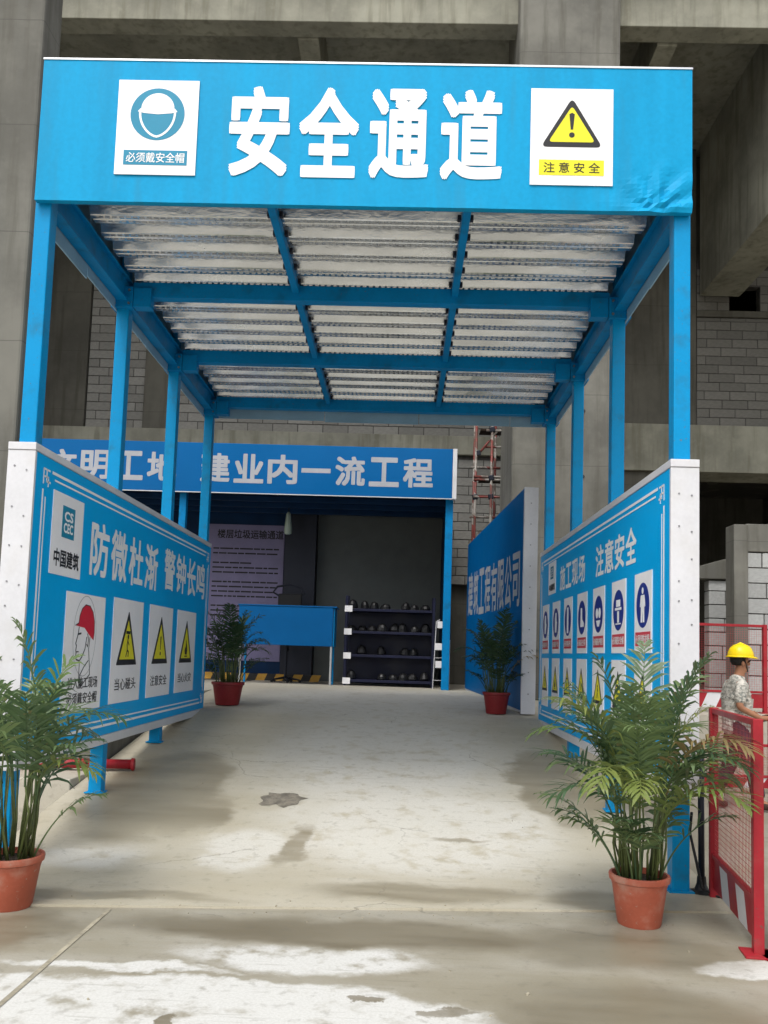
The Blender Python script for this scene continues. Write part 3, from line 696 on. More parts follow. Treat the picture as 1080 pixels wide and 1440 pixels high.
# three caution plates
def pict(bm, f, kind, cx, cy, s):
    h0, h1 = 0.0032, 0.0042
    if kind == 'head':
        bm.flat(f, rect(cx-0.40*s, cx+0.42*s, cy+0.95*s, cy+1.15*s), h0, h1); bm.flat(f, circ(cx+0.05*s, cy+0.78*s, 0.15*s, 12), h0, h1)
        bm.stroke(f, [(cx, cy+0.62*s), (cx-0.12*s, cy+0.25*s), (cx-0.05*s, cy-0.1*s), (cx-0.25*s, cy-0.5*s)], 0.13*s, h0, h1)
        bm.stroke(f, [(cx-0.05*s, cy-0.1*s), (cx+0.22*s, cy-0.2*s), (cx+0.18*s, cy-0.5*s)], 0.12*s, h0, h1)
        bm.stroke(f, [(cx, cy+0.5*s), (cx+0.28*s, cy+0.25*s)], 0.10*s, h0, h1)
    elif kind == 'mark':
        bm.flat(f, [(cx-0.14*s, cy+0.9*s), (cx, cy+0.98*s), (cx+0.14*s, cy+0.9*s), (cx+0.06*s, cy-0.05*s), (cx-0.06*s, cy-0.05*s)], h0, h1)
        bm.flat(f, circ(cx, cy-0.32*s, 0.14*s, 14), h0, h1)
    elif kind == 'fire':
        bm.flat(f, [(cx-0.30*s, cy-0.4*s), (cx-0.42*s, cy-0.05*s), (cx-0.22*s, cy+0.25*s), (cx-0.12*s, cy+0.1*s), (cx+0.02*s, cy+0.85*s), (cx+0.30*s, cy+0.35*s), (cx+0.42*s, cy-0.05*s), (cx+0.30*s, cy-0.4*s)], h0, h1)
        bm.flat(f, rect(cx-0.42*s, cx+0.42*s, cy-0.58*s, cy-0.48*s), h0, h1)
    else:
        bm.stroke(f, [(cx-0.3*s, cy-0.5*s), (cx, cy+0.1*s), (cx+0.3*s, cy-0.5*s)], 0.12*s, h0, h1)
        bm.stroke(f, [(cx, cy+0.1*s), (cx, cy+0.5*s), (cx+0.3*s, cy+0.2*s)], 0.12*s, h0, h1); bm.flat(f, circ(cx, cy+0.72*s, 0.16*s, 12), h0, h1)
for u, kind, cap, lab in ((1.735, 'head', '当心碰头', 'white plate with head bump triangle'), (2.885, 'mark', '注意安全', 'white plate with exclamation mark triangle'), (4.02, 'fire', '当心火灾', 'white plate with flame triangle')):
    f = FL.sub(u, 1.05); p = plate(lb, f, 0.91, 1.0, label=lab)
    f = Fr(f.pt(0, 0, 0.006), f.ex, f.ey)
    MB().flat(f, rtri(0.45, 0.36, 0.62, 0.53, 0.012), 0.0005, 0.002).build('triangle_edge', M['ink_black'], p)
    MB().flat(f, rtri(0.45, 0.415, 0.455, 0.385, 0.006), 0.0022, 0.003).build('triangle_field', M['sign_yellow'], p)
    bm = MB(); pict(bm, f, kind, 0.45, 0.52, 0.15); bm.build('pictogram', M['ink_black'], p)
    text(f, cap, 0.13, 0.77, 0.12, 0.235, M['ink_black'], p, 0.0005, 0.002, 0.008, 'caption')
# right board
rb = side_board(1, 'right blue safety board with rows of round mandatory signs in walkway')
FR = Fr((2.30, 0, 0), (0, -1, 0), (0, 0, 1))          # reads from the far end to the near end
border(rb, FR, -5.50, -0.03, PZ0+0.17, PZ1-0.15)
wtext(FR, '施工现场', -4.15, -2.70, 2.42, 2.71, M['print_white'], rb, bold=0.022)
wtext(FR, '注意安全', -2.25, -0.74, 2.41, 2.72, M['print_white'], rb, bold=0.022)
logo(FR.sub(-4.92, 2.42), 0.50, 0.41, rb, '中国建筑')
caps = ['必须戴防护手套', '必须戴防护手套', '必须穿防护鞋', '必须系安全带', '必须戴防护眼镜', '必须戴安全帽', '必须穿防护服']
for i in range(7):
    u = -0.785-0.76*(6-i)
    f = FR.sub(u, 1.67); p = plate(rb, f, 0.475, 0.635)
    f = Fr(f.pt(0, 0, 0.006), f.ex, f.ey); cx, cy = 0.2375, 0.375
    MB().flat(f, circ(cx, cy, 0.178, 36), 0.0005, 0.002).build('navy_disc', M['sign_navy'], p)
    bm = MB(); h0, h1 = 0.0022, 0.003
    if i == 6:
        bm.flat(f, circ(cx, cy+0.115, 0.026, 14), h0, h1); bm.flat(f, [(cx-0.05, cy+0.08), (cx+0.05, cy+0.08), (cx+0.075, cy-0.01), (cx+0.055, cy-0.015), (cx+0.042, cy+0.03), (cx+0.05, cy-0.135), (cx+0.01, cy-0.135), (cx, cy-0.03), (cx-0.01, cy-0.135), (cx-0.05, cy-0.135), (cx-0.042, cy+0.03), (cx-0.055, cy-0.015), (cx-0.075, cy-0.01)], h0, h1)
    elif i == 5:
        bm.flat(f, rect(cx-0.07, cx+0.07, cy+0.03, cy+0.09), h0, h1); bm.flat(f, rect(cx-0.11, cx+0.11, cy+0.0, cy+0.022), h0, h1); bm.flat(f, rect(cx-0.03, cx+0.03, cy-0.11, cy-0.01), h0, h1); bm.flat(f, rect(cx-0.09, cx+0.09, cy-0.125, cy-0.115), h0, h1)
    elif i == 4:
        bm.flat(f, circ(cx-0.055, cy+0.01, 0.05, 16), h0, h1); bm.flat(f, circ(cx+0.055, cy+0.01, 0.05, 16), h0, h1); bm.flat(f, [(cx-0.09, cy-0.06), (cx+0.09, cy-0.06), (cx+0.04, cy-0.12), (cx-0.04, cy-0.12)], h0, h1)
    elif i == 3:
        bm.flat(f, [(cx-0.05, cy+0.10), (cx+0.02, cy+0.10), (cx+0.03, cy-0.02), (cx+0.11, cy-0.06), (cx+0.11, cy-0.10), (cx-0.06, cy-0.10)], h0, h1)
    elif i == 2:
        bm.stroke(f, [(cx, cy+0.12), (cx, cy-0.12)], 0.09, h0, h1)
    else:
        bm.flat(f, [(cx-0.05, cy-0.12), (cx-0.06, cy+0.05), (cx-0.03, cy+0.12), (cx+0.05, cy+0.12), (cx+0.06, cy+0.02), (cx+0.09, cy+0.0), (cx+0.05, cy-0.12)], h0, h1)
    bm.build('pictogram', M['print_white'], p)
    MB().flat(f, rect(0.03, 0.445, 0.055, 0.165), 0.0005, 0.002).build('caption_band', M['caption_red'], p)
    text(f, caps[i], 0.045, 0.43, 0.075, 0.145, M['print_white'], p, 0.0022, 0.003, 0.004, 'caption')
    f = FR.sub(u, 0.99); p = plate(rb, f, 0.475, 0.62)
    f = Fr(f.pt(0, 0, 0.006), f.ex, f.ey)
    MB().flat(f, rtri(0.2375, 0.20, 0.38, 0.33, 0.01), 0.0005, 0.002).build('triangle_edge', M['ink_black'], p)
    MB().flat(f, rtri(0.2375, 0.232, 0.28, 0.24, 0.006), 0.0022, 0.003).build('triangle_field', M['sign_yellow'], p)
    bm = MB(); pict(bm, f, ('man', 'fire', 'head', 'mark', 'man', 'head', 'mark')[i], 0.2375, 0.30, 0.09); bm.build('pictogram', M['ink_black'], p)

# ---- company board beyond the right end of the walkway
cb = thing('company_board', 'tall deep blue company name board standing beyond the walkway at right', 'notice board', (1.9, 7.8, 0.9))
A_, B_ = Vector((2.10, 5.86, 0)), Vector((1.62, 10.0, 0))
ex = (B_-A_).normalized(); nn = Vector((-ex.y, ex.x, 0))            # nn points to -X, into the passage
def slab4(a, b, za0, za1, zb0, zb1, off0, off1):
    vs = []
    for off in (off0, off1):
        vs += [a+nn*off+Vector((0, 0, za0)), b+nn*off+Vector((0, 0, zb0)), b+nn*off+Vector((0, 0, zb1)), a+nn*off+Vector((0, 0, za1))]
    return vs, [(0, 3, 2, 1), (4, 5, 6, 7), (0, 1, 5, 4), (1, 2, 6, 5), (2, 3, 7, 6), (3, 0, 4, 7)]
bm = MB(); bm.add(*slab4(A_, B_, 0.83, 4.02, 0.96, 3.72, -0.19, -0.006)); bm.build('core', M['white'], cb, bevel=0.004)
bm = MB(); bm.add(*slab4(A_+ex*0.04, B_, 0.87, 4.015, 1.0, 3.715, -0.005, 0.004)); bm.build('printed_panel', M['shaded_blue'], cb)
bm = MB(); bm.add(*slab4(A_-ex*0.012, A_+ex*0.035, 0.82, 4.03, 0.82, 4.03, -0.195, 0.006)); bm.build('end_cap', M['white'], cb, bevel=0.003)
FC = Fr(A_+nn*0.004, -ex, (0, 0, 1))
wtext(FC, '建筑工程有限公司', -4.05, -0.16, 2.34, 3.14, M['shaded_white'], cb, bold=0.02)
bm = MB()
for i in range(10):
    z = 1.1+i*0.3
    q = A_-ex*0.012-nn*0.09; bm.tube([q+Vector((0, 0, z)), q-ex*0.006+Vector((0, 0, z))], 0.009, 8)
bm.build('screw_heads', M['screw'], cb, kind='stuff')

# ------------------------------------------------------------------ kiosk at the end of the passage
kz = 0.955
ki = thing('site_kiosk', 'open fronted dark blue kiosk under a long banner at the passage end', 'kiosk', (-2.4, 11, kz))
KY = 9.6
box('banner_board', M['shaded_blue'], ki, -6.9, 1.262, KY, KY+0.10, 4.53, 5.47, bevel=0.004)
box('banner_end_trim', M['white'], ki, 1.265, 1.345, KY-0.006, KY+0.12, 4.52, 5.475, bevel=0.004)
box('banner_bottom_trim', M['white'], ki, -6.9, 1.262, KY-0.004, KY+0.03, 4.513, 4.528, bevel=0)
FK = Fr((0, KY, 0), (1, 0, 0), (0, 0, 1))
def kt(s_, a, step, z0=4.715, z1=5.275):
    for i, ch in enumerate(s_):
        if ch == '一': text(FK, ch, a+step*(i+0.06), a+step*(i+0.92), 4.945, 5.03, M['shaded_white'], ki, name='character', bold=0.0)
        else: text(FK, ch, a+step*(i+0.06), a+step*(i+0.94), z0, z1, M['shaded_white'], ki, name='character', bold=0.028)
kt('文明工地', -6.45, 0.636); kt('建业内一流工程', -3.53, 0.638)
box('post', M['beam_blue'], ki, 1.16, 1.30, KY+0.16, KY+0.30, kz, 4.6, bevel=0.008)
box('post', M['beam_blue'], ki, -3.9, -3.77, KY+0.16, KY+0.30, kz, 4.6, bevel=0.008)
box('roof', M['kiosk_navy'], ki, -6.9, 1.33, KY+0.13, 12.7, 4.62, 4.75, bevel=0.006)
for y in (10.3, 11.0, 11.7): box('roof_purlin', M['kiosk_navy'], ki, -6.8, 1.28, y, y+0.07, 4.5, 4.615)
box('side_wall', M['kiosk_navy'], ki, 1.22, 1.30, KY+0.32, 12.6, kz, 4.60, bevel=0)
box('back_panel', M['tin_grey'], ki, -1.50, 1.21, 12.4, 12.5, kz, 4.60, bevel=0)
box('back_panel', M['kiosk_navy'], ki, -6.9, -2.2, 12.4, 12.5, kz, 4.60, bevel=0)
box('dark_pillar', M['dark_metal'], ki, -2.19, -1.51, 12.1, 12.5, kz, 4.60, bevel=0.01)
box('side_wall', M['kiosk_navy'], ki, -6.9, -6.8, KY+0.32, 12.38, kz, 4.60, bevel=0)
# notice on the kiosk's back wall
nb = thing('notice_poster', 'dim violet notice poster with lines of small print inside the kiosk', 'poster', (-2.9, 12.38, 1.3))
MB().box(-3.95, -2.24, 12.37, 12.395, 1.35, 4.33).build('sheet', M['violet_board'], nb)
FN = Fr((0, 12.37, 0), (1, 0, 0), (0, 0, 1))
text(FN, '楼层垃圾运输通道', -3.72, -1.98+(-0.28), 4.02, 4.22, M['ink_black'], nb, bold=0.02)
bm = MB()
for i in range(22):
    z = 3.78-i*0.105
    if i in (2, 6, 11, 15): continue
    u = -3.8
    while u < -2.4:
        l = rnd.uniform(0.06, 0.3); bm.flat(FN, rect(u, min(u+l, -2.35), z, z+0.032), 0.0005, 0.0015); u += l+0.02
        if rnd.random() < 0.06: break
bm.build('print_lines', M['ink_black'], nb, kind='stuff')
# counter
ct = thing('counter', 'bright blue fronted counter table on thin legs inside the kiosk', 'counter', (-1.7, 10.4, kz))
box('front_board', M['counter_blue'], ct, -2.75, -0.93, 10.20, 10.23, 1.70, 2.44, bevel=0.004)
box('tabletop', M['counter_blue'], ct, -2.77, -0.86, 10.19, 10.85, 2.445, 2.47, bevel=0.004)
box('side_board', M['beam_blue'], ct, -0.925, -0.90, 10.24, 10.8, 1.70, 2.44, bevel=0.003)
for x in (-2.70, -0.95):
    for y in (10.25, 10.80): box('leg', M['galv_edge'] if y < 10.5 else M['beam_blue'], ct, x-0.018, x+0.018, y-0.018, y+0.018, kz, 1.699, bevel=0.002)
# chair behind the counter
ch = thing('office_chair', 'black office chair rising just above the blue counter', 'chair', (-1.95, 11.3, kz))
bm = MB(); bm.box(-2.2, -1.7, 11.5, 11.56, 1.95, 2.78); bm.build('backrest', M['black_plastic'], ch, bevel=0.025)
bm = MB(); bm.box(-2.2, -1.7, 11.0, 11.48, 1.72, 1.80); bm.build('seat', M['black_plastic'], ch, bevel=0.03)
MB().tube([(-1.95, 11.25, kz+0.09), (-1.95, 11.25, 1.72)], 0.03, 10).build('gas_lift', M['dark_metal'], ch)
MB().tube([(-1.95, 11.53, 2.0), (-1.95, 11.53, 1.6), (-1.95, 11.3, 1.66)], 0.022, 8).build('back_support', M['dark_metal'], ch)
for i in range(5):
    a = 2*math.pi*i/5
    MB().tube([(-1.95, 11.25, kz+0.1), (-1.95+0.3*math.cos(a), 11.25+0.3*math.sin(a), kz+0.05)], [0.025, 0.016], 8).build('leg', M['dark_metal'], ch)
    MB().lathe((-1.95+0.3*math.cos(a), 11.25+0.3*math.sin(a), kz), [(0.02, 0.0), (0.03, 0.015), (0.03, 0.04), (0.015, 0.05)], 10).build('caster', M['black_plastic'], ch)
MB().tube([(-2.18, 11.5, 2.73), (-2.3, 11.48, 2.80), (-2.22, 11.5, 2.92), (-1.95, 11.5, 2.97), (-1.72, 11.5, 2.9), (-1.66, 11.48, 2.78)], 0.022, 8).build('headrest_frame', M['dark_metal'], ch)
# shelf rack
sh = thing('shelf_rack', 'dark navy four tier shelf rack with white labels at its left upright', 'shelf', (0.2, 10.9, kz))
for x in (-0.70, 1.02):
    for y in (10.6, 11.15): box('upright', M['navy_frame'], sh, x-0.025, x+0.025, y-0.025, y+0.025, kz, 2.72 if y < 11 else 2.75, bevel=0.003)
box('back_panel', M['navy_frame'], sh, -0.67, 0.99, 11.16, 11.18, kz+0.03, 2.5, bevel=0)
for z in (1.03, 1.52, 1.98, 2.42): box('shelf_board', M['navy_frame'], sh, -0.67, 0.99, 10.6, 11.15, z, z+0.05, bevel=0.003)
for i, z in enumerate((1.01, 1.50, 1.97, 2.42)): MB().box(-0.735, -0.585, 10.565, 10.573, z-0.02, z+0.10).build('label_card', M['plate_white'], sh)
cap_me = MB().lathe((0, 0, 0), [(0.085, 0.0), (0.098, 0.02), (0.088, 0.08), (0.062, 0.13), (0.02, 0.155)], 12).mesh('stored_cap'); cap_me.materials.append(M['black_plastic'])
for z, tier in ((1.08, 'lowest'), (1.57, 'second'), (2.03, 'third'), (2.47, 'top')):
    nth = 0
    for k in range(8):
        if rnd.random() < (0.1 if tier == 'top' else 0.3): continue
        nth += 1; place_ = ('leftmost', 'second', 'third', 'fourth', 'fifth', 'sixth', 'seventh', 'eighth')[nth-1]
        o = bpy.data.objects.new('stored_cap', cap_me); link(o, None, (-0.58+k*0.205+rnd.uniform(-0.03, 0.03), 10.78+rnd.uniform(0, 0.15), z))
        o.scale = (rnd.uniform(0.95, 1.15), rnd.uniform(0.9, 1.2), rnd.uniform(0.7, 1.25)); o.rotation_euler = (rnd.uniform(-0.25, 0.25), 0, rnd.uniform(0, 3))
        props(o, f'{place_} dark cap from the left on the {tier} tier of navy rack' if nth > 1 else f'leftmost dark cap on the {tier} tier of navy rack', 'cap', f'dark caps on the {tier} shelf tier')
st = thing('label_stand', 'thin white wire stand with three cards beside the kiosk post', 'stand', (1.1, 10.3, kz))
MB().tube([(1.02, 10.25, kz), (1.06, 10.25, 2.25), (1.13, 10.25, 2.28)], 0.009, 6).build('upright', M['white'], st)
MB().tube([(1.33, 10.25, kz), (1.33, 10.25, 1.9)], 0.007, 6).build('upright', M['white'], st)
for z in (1.12, 1.55, 1.78): MB().tube([(1.035, 10.25, z), (1.33, 10.25, z)], 0.006, 6).build('crossbar', M['white'], st)
for z, a in ((2.12, 1.08), (1.70, 1.05), (1.36, 1.06)): MB().box(a, a+0.13, 10.235, 10.242, z, z+0.13).build('card', M['plate_white'], st)
# striped kerb at the foot of the kiosk's back wall
kb_ = thing('striped_kerb', 'low black and yellow striped kerb along the kiosk back wall', 'kerb', (-2.5, 11.95, kz))
for i in range(14):
    x = -4.0+i*0.19
    bm = MB(); bm.add([(x, 11.9, kz), (x+0.19, 11.9, kz), (x+0.25, 11.9, kz+0.14), (x+0.06, 11.9, kz+0.14), (x, 12.0, kz), (x+0.19, 12.0, kz), (x+0.25, 12.0, kz+0.14), (x+0.06, 12.0, kz+0.14)],
        [(0, 1, 2, 3), (5, 4, 7, 6), (3, 2, 6, 7), (0, 4, 5, 1), (0, 3, 7, 4), (1, 5, 6, 2)])
    bm.build('stripe_piece', M['yellow_paint'] if i % 2 else M['black_paint'], kb_)
hl = thing('hanging_lamp', 'small pale glass lamp hanging in the dark kiosk above the counter', 'lamp', (-1.98, 11.0, 3.9))
MB().tube([(-1.98, 11.0, 4.5), (-1.98, 11.0, 4.42)], 0.012, 6).build('cord', M['black_plastic'], hl)
MB().lathe((-1.98, 11.0, 3.95), [(0.03, 0), (0.075, 0.02), (0.08, 0.12), (0.06, 0.3), (0.05, 0.42), (0.02, 0.47)], 14).build('glass_body', M['gold_glass'], hl, smooth=True)

# ------------------------------------------------------------------ scaffold poles beside the right column
M['pole_stripe'], t_, b_ = newmat('red_white_pole_paint')
tc = nd(t_, 'ShaderNodeTexCoord'); sp = nd(t_, 'ShaderNodeSeparateXYZ'); t_.links.new(tc.outputs['Object'], sp.inputs[0])
md = mth(t_, 'MODULO', mth(t_, 'ADD', mth(t_, 'ADD', sp.outputs['Z'], mth(t_, 'MULTIPLY', sp.outputs['X'], 1.0)), 20.0), 0.9)
cc = mixc(t_, mth(t_, 'LESS_THAN', md, 0.45), (0.20, 0.035, 0.028), (0.30, 0.28, 0.25))
cc = mixc(t_, mth(t_, 'MULTIPLY', ramp(t_, noi(t_, 9, 5), 0.42, 0.62), 0.75), cc, (0.09, 0.055, 0.04))
t_.links.new(cc, b_.inputs['Base Color']); b_.inputs['Roughness'].default_value = 0.5
sc = thing('scaffold', 'red and white striped scaffold poles beside the broad column', 'scaffold', (2.0, 10.8, kz))
for x, y in ((1.76, 10.4), (2.06, 10.3), (2.40, 10.5), (1.80, 11.3)):
    MB().tube([(x, y, kz), (x, y, 6.9)], 0.026, 10).build('standard_pole', M['pole_stripe'], sc, smooth=True)
for z in (4.72, 5.06, 5.12, 5.75, 6.05):
    y = 10.33 if z != 5.75 else 10.46
    MB().tube([(1.72 if z < 5.5 else 1.95, y+0.04, z), (2.75, y+0.06, z+0.01)], 0.024, 10).build('ledger_pole', M['pole_stripe'], sc, smooth=True)
for x, y in ((2.22, 11.2), (2.58, 10.9)): MB().tube([(x, y, kz), (x, y, 7.4)], 0.026, 10).build('standard_pole', M['pole_stripe'], sc, smooth=True)
for z in (4.4, 5.42, 6.4): MB().tube([(1.7, 10.9, z), (2.8, 10.95, z+0.02)], 0.024, 10).build('ledger_pole', M['pole_stripe'], sc, smooth=True)
for z in (5.06, 6.05): MB().box(1.85, 2.8, 10.5, 10.85, z+0.03, z+0.07).build('plank', M['soil'], sc, bevel=0.004)
MB().tube([(2.2, 10.36, 6.5), (2.52, 10.40, 5.85)], 0.022, 8).build('brace_pole', M['pole_stripe'], sc, smooth=True)
MB().tube([(1.78, 10.46, 5.55), (2.2, 10.50, 6.1)], 0.022, 8).build('brace_pole', M['pole_stripe'], sc, smooth=True)
for x, y, z in ((2.06, 10.31, 5.09), (2.06, 10.31, 6.05), (1.76, 10.41, 4.72), (2.40, 10.46, 5.75), (1.76, 10.42, 6.3), (1.8, 10.42, 5.6), (2.06, 10.32, 4.72), (2.4, 10.48, 6.05)):
    MB().obox((x, y, z), (0.05, 0, 0.01), (0, 0.045, 0), (-0.01, 0, 0.05)).build('coupler', M['dark_metal'], sc, bevel=0.012)

# ------------------------------------------------------------------ red guard fences
def wires(parent, o, ex, L, z0, z1, su=0.034, sv=0.032, r=0.0011, slope=0.0):
    ex = Vector(ex).normalized(); nr = Vector((ex.y, -ex.x, 0)); bm = MB()
    u = su
    while u < L:
        c = Vector(o)+ex*u; bm.obox(c+Vector((0, 0, (z0+z1)/2)), ex*r, nr*r, (0, 0, (z1-z0)/2)); u += su
    z = z0+sv
    while z < z1:
        bm.obox(Vector(o)+ex*(L/2)+nr*(2*r)+Vector((0, 0, z)), ex*(L/2), nr*r, (0, 0, r)); z += sv
    return bm.build('wire_mesh', M['wire_red'], parent, kind='stuff')
def fence(label, a, b, z, h, kick=0.2, post=0.028, white='x', feet=True, corner=False):
    a, b = Vector((*a, 0)), Vector((*b, 0)); L = (b-a).length; ex = (b-a).normalized(); nr = Vector((ex.y, -ex.x, 0))
    t = thing('guard_fence', label, 'fence', (a.x, a.y, z), 'red guard fences')
    for p in (a, b):
        MB().obox(p+Vector((0, 0, z+h/2)), ex*post, nr*post, (0, 0, h/2)).build('post', M['red_paint'], t, bevel=0.004)
        if feet: MB().obox(p+Vector((0, 0, z+0.006)), ex*0.085, nr*0.085, (0, 0, 0.006)).build('base_plate', M['red_paint'], t, bevel=0.002)
    mid = (a+b)/2
    MB().obox(mid+Vector((0, 0, z+h-0.022)), ex*(L/2-post-0.001), nr*0.018, (0, 0, 0.018)).build('top_rail', M['red_paint'], t, bevel=0.003)
    MB().obox(mid+Vector((0, 0, z+0.075+kick+0.018)), ex*(L/2-post-0.001), nr*0.018, (0, 0, 0.016)).build('bottom_rail', M['red_paint'], t, bevel=0.003)
    wires(t, a, ex, L, z+0.11+kick, z+h-0.04)
    n_ = max(4, int(round(L/0.22)))
    for i in range(n_):
        u0, u1 = post+(L-2*post)*i/n_, post+(L-2*post)*(i+1)/n_
        sl = 0.045
        q = []
        for off in (-0.006, 0.006):
            for (u, zz) in ((u0-(sl if i else 0), 0.07), (u1-(sl if i < n_-1 else 0), 0.07), (u1+(sl if i < n_-1 else 0), 0.07+kick), (u0+(sl if i else 0), 0.07+kick)):
                q.append(a+ex*(u)+nr*off+Vector((0, 0, z+zz)))
        MB().add(q, [(0, 3, 2, 1), (4, 5, 6, 7), (0, 1, 5, 4), (1, 2, 6, 5), (2, 3, 7, 6), (3, 0, 4, 7)]).build('kick_board', M['white'] if i % 2 else M['red_paint'], t)
    return t
fence('red mesh guard fence with red and white kick board beside the front palm', (2.44, -1.25), (2.60, -0.13), 0.0, 1.30)
fence('red mesh guard fence running off the right edge in front', (2.53, -1.27), (4.4, -1.15), 0.0, 1.30)
fence('dark red mesh guard fence on the platform behind the worker', (4.45, 6.0), (5.55, 6.05), 0.93, 1.25)
fence('dark red mesh guard fence on the platform at far right edge', (5.70, 6.05), (7.2, 6.1), 0.93, 1.32)
fence('low red fence in the yard behind the legs of the worker', (3.2, 4.75), (5.9, 4.8), 0.0, 0.62, kick=0.12)
# dark foot of a prop behind the fence
pf = thing('prop_pole', 'thin dark pole on a muddy foot beside the blue front post', 'pole', (2.56, -0.02, 0))
MB().tube([(2.555, -0.02, 0.02), (2.55, -0.02, 0.95)], 0.022, 10).build('pole', M['dark_metal'], pf, smooth=True)
bm = MB(); bm.lathe((2.555, -0.02, 0.0), [(0.10, 0.0), (0.10, 0.014), (0.05, 0.03), (0.034, 0.07), (0.03, 0.12)], 14); bm.build('foot', M['black_plastic'], pf)
MB().tube([(2.50, 0.02, 0.55), (2.47, -0.03, 0.42), (2.50, -0.06, 0.25), (2.53, -0.10, 0.06), (2.62, -0.16, 0.02), (2.70, -0.20, 0.015)], 0.010, 8).build('cable', M['black_plastic'], pf, smooth=True)
# red pipe on the ground under the left board
rp = thing('red_pipe', 'red pipe lying on the ground under the left board', 'pipe', (-3.0, 2.3, 0.36))
MB().tube([(-3.75, 2.35, 0.40), (-2.30, 2.55, 0.40)], 0.048, 14).build('tube', M['red_paint'], rp, smooth=True)
for q, s in (((-3.75, 2.35, 0.40), -1), ((-2.30, 2.55, 0.40), 1)):
    MB().tube([Vector(q), Vector(q)+Vector((0.03*s, 0.004*s, 0))], 0.062, 14).build('flange', M['red_paint'], rp)
pw = MB().box(-3.9, -2.68, 2.7, 5.5, -0.02, 0.80).build('low_wall', M['column'], bevel=0.01, label='pale low concrete wall along the ramp under the left board', cat='wall')
MB().box(-4.2, -2.67, 1.9, 2.69, -0.02, 0.33).build('concrete_step', M['platform'], bevel=0.01, label='grey concrete step under the red pipe at left', cat='step')

# ------------------------------------------------------------------ potted palms
def frond(bm, p0, d0, length, bend, lmax, r, pale=False, start=0.38):
    """one arching leaf: rachis plus two rows of narrow leaflets"""
    n = 16; pts = [Vector(p0)]; d = Vector(d0).normalized(); seg = length/n
    side0 = d.cross(Vector((0, 0, 1))).normalized() if abs(d.z) < 0.999 else Vector((1, 0, 0))
    hz = Vector((d.x, d.y, 0)); hz = hz.normalized() if hz.length > 1e-4 else Vector((1, 0, 0))
    dirs = [d.copy()]
    for i in range(n):
        f_ = i/n
        d = (d+hz*bend*0.45/n*(0.4+f_)*2+Vector((0, 0, -1))*bend*0.9/n*(0.1+f_*f_)*2).normalized()
        pts.append(pts[-1]+d*seg); dirs.append(d.copy())
    bm.tube(pts, [0.007*(1-0.75*i/n) for i in range(n+1)], 5)
    m_ = max(10, int(length*(1-start)*29))
    twist = r.uniform(-0.5, 0.5)
    for i in range(m_):
        f_ = start+(1-start)*(i+0.5)/m_; q = f_*n; k = min(int(q), n-1); p = pts[k].lerp(pts[k+1], q-k); d = dirs[k].lerp(dirs[k+1], q-k).normalized()
        g = (f_-start)/(1-start)
        ll = lmax*(0.45+0.55*math.sin(math.pi*min(1, g*0.85+0.18)))*r.uniform(0.85, 1.1)
        if g > 0.85: ll *= 0.8
        side = d.cross(Vector((0, 0, 1)))
        side = side.normalized() if side.length > 0.05 else side0
        up = side.cross(d).normalized()
        for s_ in (-1, 1):
            if r.random() < 0.04: continue
            fwd = 0.55+0.9*g+r.uniform(-0.12, 0.12)
            ld = (side*s_*math.cos(twist*0.3)+d*fwd+up*(0.30+r.uniform(-0.28, 0.25))).normalized()
            wv = ld.cross(up).normalized()*0.5*r.uniform(0.016, 0.029)
            dr = r.uniform(0.35, 1.25)
            q0 = p+d*r.uniform(-0.008, 0.008)
            a1 = q0+ld*ll*0.35+Vector((0, 0, -dr*ll*0.05)); a2 = q0+ld*ll*0.70+Vector((0, 0, -dr*ll*0.22)); a3 = q0+ld*ll*0.97+Vector((0, 0, -dr*ll*0.50))
            fold = up*0.0025
            bm.add([q0-wv*0.4, q0+wv*0.4, a1+wv, a1-wv, a2+wv*0.8, a2-wv*0.8, a3, a1-fold], [(0, 1, 2, 7), (0, 7, 3), (3, 7, 5), (7, 2, 4), (7, 4, 5), (5, 4, 6)])
